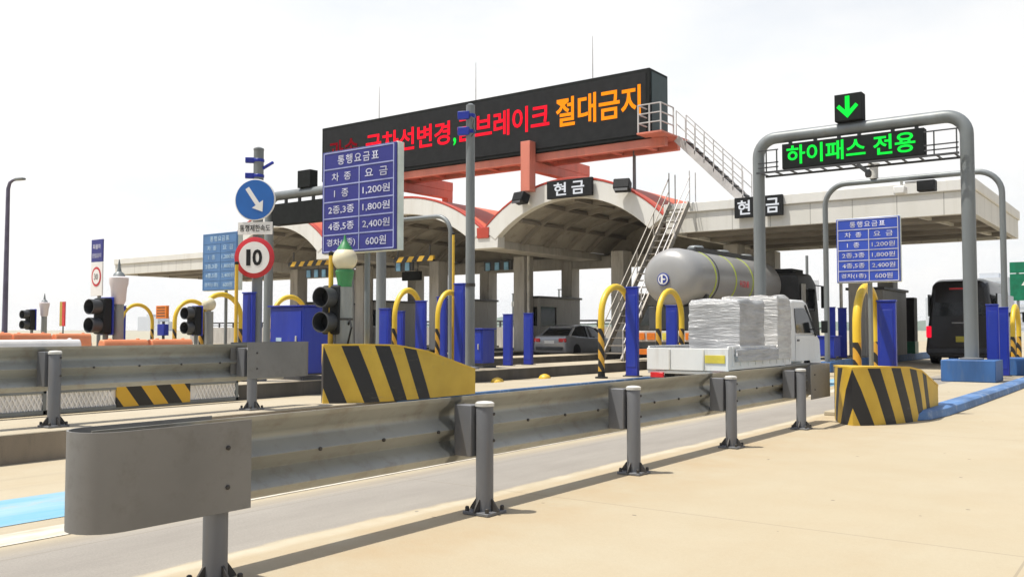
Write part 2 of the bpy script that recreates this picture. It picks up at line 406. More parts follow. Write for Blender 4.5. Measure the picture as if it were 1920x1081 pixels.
# ------------------------------------------------------------ ground
def sheet(name, x0, y0, x1, y1, z, mat):
    m = MB(); m.face([(x0, y0, z), (x1, y0, z), (x1, y1, z), (x0, y1, z)]); return struct(m.build(name, mat))
sheet('terrain', -3000, -3000, 3000, 3000, -0.012, 'far_ground')
sheet('concrete_apron', -90, -12, 40, 110, 0.0, 'apron_concrete')
m = MB(); m.face([(-6.95, -6, .004), (-5.98, -6, .004), (-6.25, 24, .004), (-7.1, 24, .004)]); struct(m.build('blue_lane_marking', 'blue_line'))
m = MB(); m.face([(-5.82, -6, .004), (-5.48, -6, .004), (-5.6, 24, .004), (-5.85, 24, .004)]); struct(m.build('white_lane_marking', 'white_line'))

# ------------------------------------------------------------ traffic islands
ISL = {1: (-10.2, -8.8), 3: (-14.95, -13.5), 4: (-20.1, -18.7), 5: (-25.3, -23.9), 6: (-30.5, -29.1), 7: (-35.7, -34.3), 8: (-40.9, -39.5)}
ZI = 0.28
for k, (x0, x1) in ISL.items():
    y0 = {1: -5, 3: 2, 4: 7.5, 5: 12, 6: 13, 7: 13, 8: 14}[k]
    n = 8; xc = (x0 + x1) / 2; r = (x1 - x0) / 2
    pts = [(xc + r * math.cos(R(180 + 180 * i / n)), y0 + r + r * math.sin(R(180 + 180 * i / n))) for i in range(n + 1)]
    pts += [(x1, 46), (x0, 46)]
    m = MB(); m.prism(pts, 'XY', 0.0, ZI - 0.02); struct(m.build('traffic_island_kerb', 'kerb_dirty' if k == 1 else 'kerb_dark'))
    ins = [(xc + (px - xc) * 0.985, py) for px, py in pts]
    m = MB(); m.prism(ins, 'XY', ZI - 0.02, ZI); struct(m.build('traffic_island_top', 'island_concrete', None, 0.01))
    m = MB()
    if k == 1:
        m.span((x1, 9.4, 0.004), (x1 + 0.035, 45.9, ZI + 0.012))
        struct(m.build('blue_kerb', 'paint_blue_kerb', None, 0.02))
# the nearly flush right-hand island with its raised blue kerb
m = MB(); m.prism([(-4.2, 13.6), (-2.95, 13.6), (-2.95, 46), (-4.2, 46)], 'XY', 0, 0.06); struct(m.build('traffic_island_top', 'island_concrete', None, 0.01))
kp = [(-3.02, 13.35), (-2.82, 13.75), (-2.74, 14.6), (-2.72, 16), (-2.7, 20), (-2.7, 46)]
rings = []
for i, (x, y) in enumerate(kp):
    h = 0.14 if i else 0.1
    rings.append([(x - 0.24, y, 0.004), (x - 0.24, y, h), (x - 0.02, y, h), (x + 0.03, y, h - 0.025), (x + 0.05, y, 0.004)])
m = MB(); m.loft(rings); struct(m.build('blue_kerb', 'paint_blue_kerb', None, 0.008, 20))

# ------------------------------------------------------------ guard rails
def guardrail(label, loc, posts, y0, y1, zt, wing0, wing1):
    t = thing('guardrail', label, 'guardrail', loc, 0, 'guard rails along the toll lanes')
    # local x: 0 at post axis, beam on -x
    prof = [(-.04, 0.0), (-.03, .012), (-.006, .04), (-.012, .055), (-.062, .088), (-.076, .11), (-.07, .128), (-.018, .165), (-.01, .178), (-.02, .19), (-.074, .228), (-.078, .25), (-.066, .275), (-.012, .322), (-.004, .335), (0.0, .35)]
    def beam(a, b):
        front = [(-0.2 + px * 1.5, zt - .455 + pz * 1.3) for px, pz in prof]
        back = [(px - 0.012, pz) for px, pz in reversed(front)]
        m = MB(); m.prism(front + back, 'XZ', a, b); return m
    seams = [y0] + [p for p in posts[1:-1:2]] + [y1]
    for a, b in zip(seams, seams[1:]):
        m = beam(a - (0.12 if a != y0 else 0), b); m.build('rail_beam', 'rail_steel', t, 0, 50)
    for p in posts:
        m = MB(); m.lathe([(0.06, 0), (0.06, 0.735), (0.055, 0.75)], (0, p, 0), 20)
        post = m.build('post', 'post_steel', t)
        m = MB(); m.lathe([(0.066, 0.728), (0.066, 0.75), (0.052, 0.759), (0.02, 0.763)], (0, p, 0), 20); m.build('post_cap', 'cap_pale', post)
        m = MB(); m.box((0, p, 0.012), (0.215, 0.215, 0.02)); m.build('base_plate', 'post_steel', post, 0.003)
        m = MB()
        for a in range(4):
            dx, dy = [(1, 0), (-1, 0), (0, 1), (0, -1)][a]
            m.prism([(0.052, 0.022), (0.125, 0.022), (0.12, 0.035), (0.07, 0.1), (0.056, 0.105)], 'XZ', -0.006, 0.006)
            vs = list(m.bm.verts)[-10:]
            bmesh.ops.rotate(m.bm, verts=vs, cent=(0, 0, 0), matrix=Matrix.Rotation(R(90 * a), 3, 'Z'))
            bmesh.ops.translate(m.bm, verts=vs, vec=(0, p, 0))
        m.build_each('gusset', 'bolt_dark', post)
        m = MB()
        for sx in (-1, 1):
            for sy in (-1, 1):
                m.lathe([(0.014, .02), (0.014, .05), (0.008, .055)], (sx * .085, p + sy * .085, 0), 8)
        m.build_each('anchor_bolt', 'bolt_dark', post)
        m = MB(); m.box((-0.135, p - 0.02, zt - 0.225), (0.15, 0.11, 0.35)); m.build('spacer', 'post_steel', t, 0.005)
        m = MB()
        for dz in (-.09, .09): m.lathe([(0.011, 0.0), (0.011, .01), (.006, .013)], (0.05, p + 0.03, zt - .2 + dz), 8, 'X')
        m.build_each('post_bolt', 'bolt_dark', post)
    # bolt heads along the beam
    m = MB()
    yy = y0 + 1.4
    while yy < y1 - 0.5:
        m.lathe([(0.012, 0.0), (0.012, .01), (.006, .014)], (-0.2 - .014, yy, zt - 0.2275), 8, 'X')
        yy += 0.53
    m.build_each('beam_bolt', 'bolt_dark', t)
    def wing(ya, yb, cap):
        zb, zt2 = zt - 0.42, zt + 0.018
        # sheet folded round the end: near face, nose curve, far face
        xs = 0.09; xf = -0.24; rr = (xs - xf) / 2; xc = (xs + xf) / 2
        s = 1 if cap == 'lo' else -1; e = ya if cap == 'lo' else yb; o = yb if cap == 'lo' else ya
        outer = [(xs, o)] + [(xc + rr * math.cos(R(180 * i / 10)), e + s * rr - s * rr * math.sin(R(180 * i / 10))) for i in range(11)] + [(xf, o)]
        inner = [(xc + (x - xc) * 0.955, y + (s * 0.008 if 0 < i < 12 else 0)) for i, (x, y) in enumerate(outer)]
        m = MB(); m.prism(outer + list(reversed(inner)), 'XY', zb, zt2)
        wg = m.build('end_wing', 'wing_steel', t, 0, 40)
        m = MB()
        by = o - s * 0.14
        for dz in (0.12, 0.31): m.lathe([(0.012, 0), (0.012, .006), (.007, .01)], (xs, by, zb + dz), 8, 'X')
        m.build_each('wing_bolt', 'bolt_dark', wg)
    if wing0: wing(wing0[0], wing0[1], 'lo')
    if wing1: wing(wing1[0], wing1[1], 'hi')
    return t
guardrail('long grey steel guardrail nearest the camera, on the bare concrete with a rounded end wing', (-3.85, 0, 0),
          [2.83, 5.0, 7.13, 9.3, 11.55], 2.3, 12.6, .785, (2.13, 2.97), (11.68, 12.6))
guardrail('shorter grey guardrail standing on the dirty raised kerb at the left edge', (-9.12, 0, ZI),
          [0.5, 2.6, 4.77, 7.2], -1.4, 7.9, 0.8, None, (7.06, 8.1))

# ------------------------------------------------------------ lattice reflective barrier on the next island
t = thing('lattice_barrier', 'low grey framed barrier with white lattice and black and yellow panel behind the left guardrail', 'barrier', (-13.3, 0, 0))
ys = [2.2, 4.2, 6.85, 10.2]
for a, b in zip(ys, ys[1:]):
    m = MB(); m.span((0, a + .03, .03), (.05, b - .03, .09)); m.span((0, a + .03, .33), (.05, b - .03, .39)); m.span((0, a + .03, .03), (.05, a + .11, .39)); m.span((0, b - .08, .03), (.05, b - .03, .39))
    m.build('frame', 'pole_grey', t, .004)
for a, b in ((2.2, 4.2), (4.2, 6.85), (6.85, 7.88), (9.22, 10.2)):
    m = MB(); y = a + .1
    while y < b - .1:
        if not (7.82 < y < 9.2):
            m.bar((.02, y, .09), (.02, min(y + .12, b - .06), .33), .012, .02); m.bar((.03, y + .12, .09), (.03, y, .33), .012, .02)
        y += .075
    m.build('lattice', 'lattice_white', t)
m = MB(); m.span((.006, 2.3, .09), (.012, 10.1, .33)); m.build('backing_sheet', 'lattice_white', t)
m = MB(); m.span((.02, 7.9, .06), (.065, 9.2, .37)); m.build('hazard_panel', 'hazard_panel', t, .004)

# ------------------------------------------------------------ crash blocks at the island noses
def crash_block(label, loc, outline, hts, h, mat):
    """outline: right-hand side of the plan from nose to tail as (x, y); mirrored to the left"""
    t = thing('crash_block', label, 'crash block', loc, 0, 'striped crash blocks at the island noses')
    me = bpy.data.meshes.new('block_body'); bm = bmesh.new(); uv = bm.loops.layers.uv.new('UVMap')
    for sgn in (1, -1):
        d = 0
        for (a, b, ha, hb) in zip(outline, outline[1:], hts, hts[1:]):
            L = math.hypot(b[0] - a[0], b[1] - a[1]); pts = [(sgn * a[0], a[1], 0), (sgn * b[0], b[1], 0), (sgn * b[0], b[1], hb), (sgn * a[0], a[1], ha)]
            us = [(d, 0), (d + L, 0), (d + L, hb), (d, ha)]
            if sgn < 0: pts.reverse(); us.reverse()
            f = bm.faces.new([bm.verts.new(p) for p in pts])
            for lp, u in zip(f.loops, us): lp[uv].uv = u
            d += L
    a, hb = outline[-1], hts[-1]
    f = bm.faces.new([bm.verts.new(p) for p in ((a[0], a[1], 0), (-a[0], a[1], 0), (-a[0], a[1], hb), (a[0], a[1], hb))])
    for lp in f.loops: lp[uv].uv = (9, 0)
    bmesh.ops.remove_doubles(bm, verts=bm.verts, dist=1e-4)
    bm.to_mesh(me); bm.free(); me.materials.append(M(mat))
    for p in me.polygons: p.use_smooth = True
    me.set_sharp_from_angle(angle=R(40))
    o = bpy.data.objects.new('block_body', me); C.objects.link(o); o.parent = t
    # cap sheet with a small overhang
    m = MB()
    for (a, b, ha, hb) in zip(outline, outline[1:], hts, hts[1:]):
        k = 1.012
        m.face([(-a[0] * k, a[1], ha), (a[0] * k, a[1], ha), (b[0] * k, b[1], hb), (-b[0] * k, b[1], hb)]) if a[0] > 0 else m.face([(0, a[1], ha), (b[0] * k, b[1], hb), (-b[0] * k, b[1], hb)])
    bmesh.ops.remove_doubles(m.bm, verts=m.bm.verts, dist=1e-4)
    ext = bmesh.ops.extrude_face_region(m.bm, geom=list(m.bm.faces))
    bmesh.ops.translate(m.bm, verts=[v for v in ext['geom'] if isinstance(v, bmesh.types.BMVert)], vec=(0, 0, .022))
    m.build('top_sheet', 'yellow_paint', t)
    return t
crash_block('long striped crash block with plain yellow tail beside the largest fare board pole', (-9.13, 8.36, ZI),
            [(0, 0), (.1, .06), (.22, .22), (.36, .5), (.46, .9), (.49, 1.5), (.46, 2.66)], [.76, .76, .76, .76, .75, .66, .36], .76, 'chevron_long')
crash_block('rounded black and yellow striped crash block at the start of the right blue kerb', (-3.44, 12.35, 0),
            [(0, 0), (.1, .06), (.24, .24), (.38, .54), (.5, .9), (.57, 1.3), (.58, 2.35)], [.74, .745, .745, .745, .73, .68, .42], .74, 'chevron_short')

# ------------------------------------------------------------ yellow hoop guards
def hoop(label, loc, rz=0):
    t = thing('hoop_guard', label, 'hoop guard', loc, rz, 'yellow pipe hoops on the islands')
    L, Ht, r = .62, 1.86, .38
    path = [(0, -L, 0), (0, -L, .5), (0, -L, 1.0)] + [(0, -L + L * (1 - math.cos(R(180 * i / 16))), Ht - .62 + .62 * math.sin(R(180 * i / 16))) for i in range(17)] + [(0, L, 1.0), (0, L, .5), (0, L, 0)]
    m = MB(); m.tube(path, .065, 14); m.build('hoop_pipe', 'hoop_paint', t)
    for s in (-1, 1):
        m = MB(); m.lathe([(.13, 0), (.13, .03), (.075, .04), (.07, .14)], (0, s * L, 0), 14); m.build('foot', 'black_plastic', t)
    return t
h0 = hoop('yellow hoop with black foot, nearest hoop left of the white flatbed truck', (-9.35, 16.6, ZI))
for loc, lab in [((-9.35, 19.1, ZI), 'yellow hoop just behind the tail of the white flatbed truck'),
                 ((-3.92, 14.95, .06), 'yellow hoop behind the thin pole of the right fare board'),
                 ((-14.0, 15.35, ZI), 'yellow hoop between blue posts above the striped tail of the long crash block'),
                 ((-13.95, 16.75, ZI), 'yellow hoop tucked against the tall blue post left of the slim grey pole'),
                 ((-19.4, 16.55, ZI), 'yellow hoop peeking over the wide blue cabinet'),
                 ((-19.4, 14.35, ZI), 'yellow hoop right of the faded blue fare board pole'),
                 ((-24.6, 17.1, ZI), 'yellow hoop beside the small orange display board'),
                 ((-29.8, 18.5, ZI), 'farthest left yellow hoop, right of the pink topped lamp column'),
                 ((-3.65, 29.4, .06), 'yellow hoop at the right edge beside the second gantry leg')]:
    dup(h0, loc, lab, None, (1, .72, 1) if loc[0] in (-14.0, -13.95) else (1, .95, 1))

# ------------------------------------------------------------ blue posts
def blue_post(label, loc):
    t = thing('blue_post', label, 'blue post', loc, 0, 'flat blue posts on the islands')
    m = MB(); m.box((0, 0, .92), (.28, .09, 1.84)); m.build('shaft', 'blue_post', t, .012)
    m = MB(); m.box((0, 0, 1.855), (.3, .11, .03)); m.build('top_plate', 'blue_cabinet', t, .005)
    m = MB(); m.box((0, -.049, .95), (.2, .008, 1.5)); m.build('door', 'blue_cabinet', t, .003)
    m = MB(); m.box((0, 0, .012), (.36, .2, .024)); m.build('base_plate', 'bolt_dark', t)
    return t
b0 = blue_post('tall blue post between the two yellow hoops left of the white flatbed truck', (-9.17, 16.95, ZI))
for loc, zs, lab in [((-9.6, 19.7, ZI), .83, 'blue post showing behind the hoop at the flatbed truck tail'),
                 ((-3.72, 15.35, .06), .89, 'wide blue post right behind the rounded crash block'),
                 ((-3.7, 25.7, .06), .98, 'blue post right of the first gantry leg, beside the black minibus'),
                 ((-13.72, 16.84, ZI), 1.11, 'tallest blue post, left of the slim grey pole'),
                 ((-13.75, 15.5, ZI), .87, 'blue post between the two yellow hoops left of the slim grey pole'),
                 ((-14.5, 15.6, ZI), .75, 'low blue post seen through the hoop above the crash block tail'),
                 ((-14.4, 17.0, ZI), .95, 'blue post inside the hoop left of the tallest blue post'),
                 ((-14.0, 14.6, ZI), .77, 'blue post right of the fare board pole, leftmost above the crash block'),
                 ((-14.65, 20.05, ZI), .75, 'blue post right of the low blue box, before the silver car'),
                 ((-14.6, 20.95, ZI), .77, 'blue post nearest the silver car tail, under the canopy column'),
                 ((-14.2, 11.12, ZI), .9, 'blue post left of the pole that carries the speed limit disc'),
                 ((-29.9, 18.0, ZI), .97, 'blue post inside the farthest left yellow hoop'),
                 ((-9.35, 31.2, ZI), .93, 'left of two blue posts behind the nose of the flatbed truck'),
                 ((-9.35, 32.5, ZI), .93, 'right of two blue posts behind the nose of the flatbed truck'),
                 ((-3.6, 26.6, .06), .95, 'blue post at the foot of the second gantry leg')]:
    dup(b0, loc, lab, None, (1, 1, zs))

# ------------------------------------------------------------ blue cabinets
def cabinet(label, loc, d, extra=True):
    t = thing('blue_cabinet', label, 'cabinet', loc, 0, 'blue equipment cabinets')
    m = MB(); m.box((0, 0, d[2] / 2 + .06), (d[0], d[1], d[2] - .12)); m.build('housing', 'blue_cabinet', t, .015)
    m = MB(); m.box((0, 0, .03), (d[0] + .06, d[1] + .06, .06)); m.build('plinth', 'dark_grey', t)
    m = MB(); m.box((0, 0, d[2] + .015), (d[0] + .08, d[1] + .08, .03)); m.build('lid', 'blue_post', t, .005)
    m = MB(); m.box((0, -d[1] / 2 - .006, d[2] / 2 + .08), (d[0] * .86, .012, d[2] * .78)); dr = m.build('door', 'blue_cabinet', t, .004)
    m = MB(); m.box((d[0] * .3, -d[1] / 2 - .025, d[2] * .55), (.03, .03, .14)); m.build('handle', 'cap_pale', dr, .005)
    m = MB(); m.box((-d[0] * .22, -d[1] / 2 - .014, d[2] * .55), (.16, .006, .07)); m.build('notice_plate', 'letter_faded', dr)
    return t
cabinet('wide blue equipment cabinet behind the left guardrail end wing', (-14.15, 12.3, ZI), (1.0, .62, 1.42))
cabinet('low blue box right of the slim grey pole', (-14.55, 18.65, ZI), (.62, .5, .98))
cabinet('low blue box below the pair of posts behind the flatbed truck nose', (-9.3, 30.0, ZI), (1.0, .7, .75))

# ------------------------------------------------------------ lamp columns
def lamp_column(label, loc, kind, rz=0):
    t = thing('lamp_column', label, 'lamp', loc, rz, 'lamp columns at the island noses')
    if kind == 'globe':
        m = MB(); m.lathe([(.13, 0), (.13, .05), (.115, .08), (.11, 1.55)], (0, 0, 0), 20); col = m.build('column', 'lamp_column', t)
        m = MB()
        for z in (.35, .75, 1.1): m.lathe([(.118, z), (.118, z + .03)], (0, 0, 0), 20)
        m.build_each('strap', 'bolt_dark', col)
        m = MB(); m.lathe([(.085, 1.45), (.09, 1.5), (.1, 1.62), (.13, 1.76), (.11, 1.79)], (0, 0, 0), 20); m.build('collar', 'lamp_green', t)
        m = MB(); m.lathe([(.05, 1.76)] + [(.17 * math.cos(R(a)), 1.93 + .165 * math.sin(R(a))) for a in range(-70, 71, 14)] + [(.05, 2.09)], (0, 0, 0), 24); m.build('globe', 'lamp_globe', t)
        m = MB(); m.lathe([(.11, 2.05), (.1, 2.08), (.05, 2.15), (.02, 2.2), (.012, 2.26)], (0, 0, 0), 18); m.build('finial', 'lamp_green', t)
        m = MB(); m.tube([(.12, -.05, .78), (.19, -.1, .84), (.24, -.1, 1.0), (.17, -.06, 1.1), (.1, -.02, 1.04)], .014, 8); m.build('cable', 'black_plastic', t)
    else:
        m = MB(); m.lathe([(.17, 0), (.17, .05), (.115, .08), (.105, 1.35)], (0, 0, 0), 20); m.build('column', 'lamp_column', t)
        m = MB(); m.lathe([(.11, 1.35), (.14, 1.4), (.16, 1.62), (.185, 1.68), (.19, 1.78), (.15, 1.8)], (0, 0, 0), 22); m.build('lamp_shade', 'lamp_pink', t)
        m = MB(); m.lathe([(.13, 1.79), (.1, 1.85), (.05, 1.88), (.03, 1.95), (.03, 1.98), (.008, 2.08)], (0, 0, 0), 18); m.build('finial', 'pole_grey', t)
    return t
lamp_column('lamp column with cream globe, green cap and green collar behind the striped crash block', (-9.14, 8.74, ZI), 'globe')
lp = lamp_column('pink white bell lamp on a grey column just above the left guardrail', (-14.5, 8.65, ZI), 'bell')
lp.scale = (.82, .82, 1.04)
dup(lp, (-30.0, 15.3, ZI), 'smallest bell lamp on a grey column near the left edge', 0)
t = thing('lamp_column', 'cream ball lamp on a grey column in front of the faded fare board', 'lamp', (-19.3, 13.9, ZI), 0, 'lamp columns at the island noses')
m = MB(); m.lathe([(.17, 0), (.17, .05), (.12, .08), (.11, 1.42)], (0, 0, 0), 20); m.build('column', 'lamp_column', t)
m = MB(); m.lathe([(.05, 1.42)] + [(.17 * math.cos(R(a)), 1.6 + .17 * math.sin(R(a))) for a in range(-70, 86, 12)], (0, 0, 0), 24); m.build('globe', 'lamp_globe', t)

# ------------------------------------------------------------ two-lens signals
def signal(label, loc, rz, hc, sc):
    t = thing('traffic_signal', label, 'traffic signal', loc, rz, 'two lens signals at the island noses')
    k = sc
    m = MB(); m.box((0, 0, hc), (.34 * k, .2 * k, .74 * k)); m.build('housing', 'black_plastic', t, .03)
    m = MB(); m.box((0, .108 * k, hc), (.38 * k, .03, .78 * k)); m.build('backboard', 'blue_post', t, .01)
    for dz in (-.185, .185):
        z = hc + dz * k
        m = MB(); m.lathe([(.145 * k, -.1 * k), (.15 * k, -.12 * k), (.155 * k, -.33 * k), (.143 * k, -.33 * k), (.138 * k, -.13 * k)], (0, 0, z), 22, 'Y'); v = m.build('visor', 'dark_grey', t)
        m = MB(); m.lathe([(.13 * k, -.14 * k), (.09 * k, -.16 * k), (.02 * k, -.17 * k)], (0, 0, z), 20, 'Y'); m.build('lens', 'black_plastic', v)
    m = MB(); m.cyl((0, .06, 0), (0, .06, hc - .37 * k), .045, None, 14); m.build('stand', 'pole_grey', t)
    m = MB(); m.lathe([(.13, 0), (.13, .03), (.06, .05)], (0, .06, 0), 14); m.build('base_plate', 'bolt_dark', t)
    return t
signal('largest black two lens signal, beside the striped crash block lamp', (-9.27, 8.68, ZI), R(8), 1.24, .9)
signal('black two lens signal left of the pink white bell lamp', (-14.55, 8.4, ZI), R(8), 1.2, .82)
signal('black two lens signal left of the cream ball lamp', (-19.1, 13.35, ZI), R(8), 1.19, .93)
signal('smallest black two lens signal, near the left edge beside the small bell lamp', (-30.0, 14.85, ZI), R(8), 1.3, .88)

# ------------------------------------------------------------ yellow slim poles
def slim_pole(label, loc, h):
    t = thing('yellow_pole', label, 'pole', loc, 0, 'slim yellow poles')
    m = MB(); m.cyl((0, 0, 0), (0, 0, h), .035, .033, 12); m.build('shaft', 'yellow_paint', t)
    m = MB(); m.lathe([(.09, 0), (.09, .02), (.04, .03)], (0, 0, 0), 12); m.build('base_plate', 'yellow_dull', t)
    m = MB(); m.lathe([(.038, h), (.038, h + .04), (.01, h + .06)], (0, 0, 0), 12); m.build('cap', 'black_plastic', t)
slim_pole('slim yellow pole right behind the largest two lens signal', (-9.28, 8.62, ZI), 1.98)
slim_pole('slim yellow pole just left of the tall grey pole with blue clamps', (-14.3, 17.3, ZI), 3.3)
slim_pole('slim yellow pole behind the left side of the speed limit disc', (-14.3, 10.9, ZI), 2.2)

# ------------------------------------------------------------ fare boards
ROWS = [('통행요금표',), ('차  종', '요  금'), ('1  종', '1,200원'), ('2종,3종', '1,800원'), ('4종,5종', '2,400원'), ('경차(1종)', '600원')]
def fare_board(label, loc, wd, ht, zb, board, letter, line, edge, thick, pole_r=.04, rz=0):
    t = thing('fare_board', label, 'fare board', loc, rz, 'blue fare boards')
    m = MB(); m.box((0, 0, zb + ht / 2), (wd, .03, ht)); bd = m.build('board', board, t, .004)
    m = MB(); m.box((0, .015 + thick / 2 + .002, zb + ht / 2), (wd + .02, thick, ht + .02)); m.build('case', edge, t, .006)
    m = MB(); y = -.0175; g = .011 * wd + .002
    hh = ht / 6.15; x0 = -wd * .475; x1 = wd * .475; zt = zb + ht * .985; zl = zb + ht * .015
    def hl(z, a=x0, b=x1): m.span((a, y - .003, z - g / 2), (b, y, z + g / 2))
    zs = [zt - (zt - zl) * k / 6 for k in range(7)]
    for z in zs: hl(z)
    xm = wd * .02
    for z0, z1 in zip(zs, zs[1:]):
        m.span((x0 - g / 2, y - .0045, z1), (x0 + g / 2, y - .0005, z0)); m.span((x1 - g / 2, y - .0045, z1), (x1 + g / 2, y - .0005, z0))
    m.span((xm - g / 2, y - .0045, zs[-1]), (xm + g / 2, y - .0005, zs[1]))
    m.build('grid_lines', line, bd)
    for k, r in enumerate(ROWS):
        zc = (zs[k] + zs[k + 1]) / 2; h = (zs[0] - zs[1])
        if len(r) == 1: text(r[0], letter, bd, (0, -.018, zc), h * .58, wd * .56, .012, spacing=1.25)
        else:
            ww = [.27, .2 if r[0].startswith('1') else (.36 if '(' not in r[0] else .4)][k > 1] if k > 0 else .3
            text(r[0], letter, bd, ((x0 + xm) / 2, -.018, zc), h * .5, wd * ww, .01)
            text(r[1], letter, bd, ((x1 + xm) / 2, -.018, zc), h * .52, wd * (.3 if k == 1 else .27 if k == 5 else .36), .01)
    m = MB(); m.cyl((0, .02 + thick + pole_r, 0), (0, .02 + thick + pole_r, zb + ht * .9), pole_r, None, 14); m.build('pole', 'pole_grey', t)
    m = MB(); m.box((0, .02 + thick + pole_r, .01), (pole_r * 5, pole_r * 5, .02)); m.build('base_plate', 'post_steel', t)
    m = MB()
    for k in (.2, .8): m.box((0, .02 + thick + .01, zb + ht * k), (wd * .8, .03, .05))
    m.build_each('bracket', 'pole_grey', t)
    return t
fare_board('largest blue fare board on a grey pole behind the long striped crash block', (-9.2, 9.05, ZI), 1.44, 1.46, 2.06, 'sign_blue', 'letter_pale', 'line_pale', 'sign_edge', .12)
fare_board('bright blue fare board on a thin pole behind the rounded crash block at right', (-3.72, 14.3, .06), .92, .97, 1.91, 'sign_blue_bright', 'letter_pale', 'letter_pale', 'sign_edge', .03, .035)
fare_board('faded pale blue fare board left of the speed limit disc', (-19.7, 14.5, ZI), 1.4, 1.46, 1.98, 'sign_blue_faded', 'letter_faded', 'sign_blue_faded', 'sign_edge', .14)

# ------------------------------------------------------------ pole with arrow disc, name plate and speed disc
t = thing('sign_pole', 'grey pole carrying a blue arrow disc, a small plate and a red ringed 10 disc', 'sign pole', (-14.2, 11.3, ZI), R(30))
m = MB(); m.cyl((0, 0, 0), (0, 0, 4.42), .1, .095, 18); pl = m.build('pole', 'pole_grey', t)
m = MB(); m.lathe([(.1, 4.42), (.1, 4.45), (.04, 4.48)], (0, 0, 0), 18); m.build('cap', 'pole_grey', pl)
m = MB()
for z in (4.22, 3.92):
    m.box((-.15, -.05, z), (.18, .12, .1), R(20)); m.lathe([(.108, z - .03), (.108, z + .03)], (0, 0, 0), 16)
m.box((.18, 0, 4.12), (.26, .06, .05), 0, 0, R(-30)); m.build('clamp', 'blue_post', pl, .01)
def disc(z, r, mat, name, y=-.14):
    m = MB(); m.lathe([(r, 0), (r, -.02), (r - .012, -.025)], (0, y, z), 40, 'Y'); return m.build(name, mat, t)
d = disc(3.44, .4, 'sign_white', 'arrow_disc')
m = MB(); m.lathe([(.38, 0), (.38, -.004)], (0, -.168, 3.44), 40, 'Y'); m.build('blue_field', 'disc_blue', d)
ca, sa = math.cos(R(-56)), math.sin(R(-56))
arrow = [(-.27, -.042), (.1, -.042), (.1, -.13), (.28, 0), (.1, .13), (.1, .042), (-.27, .042)]
m = MB(); m.prism([(u * ca - v * sa, 3.44 + u * sa + v * ca) for u, v in arrow], 'XZ', -.178, -.173); m.build('arrow', 'sign_white', d)
m = MB(); m.box((0, -.13, 2.9), (.68, .02, .24)); p2 = m.build('name_plate', 'sign_white', t, .004)
text('통행제한속도', 'black_plastic', p2, (0, -.142, 2.9), .13, .6, .012)
d = disc(2.34, .39, 'sign_red', 'speed_disc')
m = MB(); m.lathe([(.3, 0), (.3, -.004)], (0, -.168, 2.34), 40, 'Y'); m.build('white_field', 'sign_white', d)
text('1', 'black_plastic', d, (-.11, -.173, 2.34), .31, .085, .03); text('0', 'black_plastic', d, (.065, -.173, 2.34), .31, .19, .03)
m = MB()
for z in (3.6, 3.28, 2.45, 2.2): m.box((0, -.1, z), (.26, .06, .04)); m.lathe([(.107, z - .02), (.107, z + .02)], (0, 0, 0), 16)
m.build('bracket', 'post_steel', pl)
m = MB(); m.lathe([(.2, 0), (.2, .03), (.11, .06)], (0, 0, 0), 16); m.build('base_plate', 'post_steel', pl)

# tall grey pole with blue clamps
t = thing('camera_pole', 'tall slim grey pole with blue clamps in front of the big display', 'pole', (-14.25, 17.9, ZI))
m = MB(); m.cyl((0, 0, 0), (0, 0, 6.6), .12, .11, 20); pl = m.build('pole', 'pole_grey', t)
m = MB(); m.lathe([(.112, 6.6), (.112, 6.62), (.05, 6.66)], (0, 0, 0), 18); m.build('cap', 'pole_grey', pl)
for z in (6.35, 5.95):
    m = MB(); m.box((-.1, -.14, z), (.3, .14, .2), R(25)); m.lathe([(.13, z - .05), (.13, z + .05)], (0, 0, 0), 16); m.build('clamp', 'blue_post', t, .012)
m = MB(); m.tube([(.1, -.1, 6.3), (.2, -.12, 6.2), (.16, -.12, 6.05), (.22, -.1, 5.9), (.1, -.1, 5.8)], .016, 8); m.build('cable', 'bolt_dark', t)
m = MB(); m.lathe([(.13, 2.05), (.13, 2.13)], (0, 0, 0), 16); m.bar((-.2, 0, 2.09), (-.1, 0, 2.09), .05); m.build('lower_clamp', 'bolt_dark', t)
m = MB(); m.lathe([(.24, 0), (.24, .03), (.13, .07)], (0, 0, 0), 18); m.build('base_plate', 'post_steel', pl)

# blue and white sign mast at far left
t = thing('sign_mast', 'tall narrow sign, blue above and white with red ring below, left of the bell lamp', 'sign', (-19.4, 11.05, ZI))
m = MB(); m.cyl((0, .06, 0), (0, .06, 2.9), .04, None, 12); m.build('pole', 'pole_grey', t)
m = MB(); m.box((0, 0, 2.73), (.46, .03, .5)); u1 = m.build('blue_panel', 'sign_blue', t, .004)
text('화물차', 'letter_pale', u1, (0, -.017, 2.82), .11, .32, .02); text('진입금지', 'letter_pale', u1, (0, -.017, 2.62), .1, .36, .02)
m = MB(); m.box((0, 0, 2.1), (.46, .03, .75)); u2 = m.build('white_panel', 'sign_white', t, .004)
m = MB(); m.lathe([(.19, 0), (.19, -.004)], (0, -.017, 2.15), 32, 'Y', 1, 1.15); m.build('red_ring', 'sign_red', u2)
m = MB(); m.lathe([(.145, 0), (.145, -.003)], (0, -.022, 2.15), 32, 'Y', 1, 1.15); rd = m.build('white_field', 'sign_white', u2)
text('30', 'dark_grey', rd, (0, -.026, 2.15), .13, .15, .0)

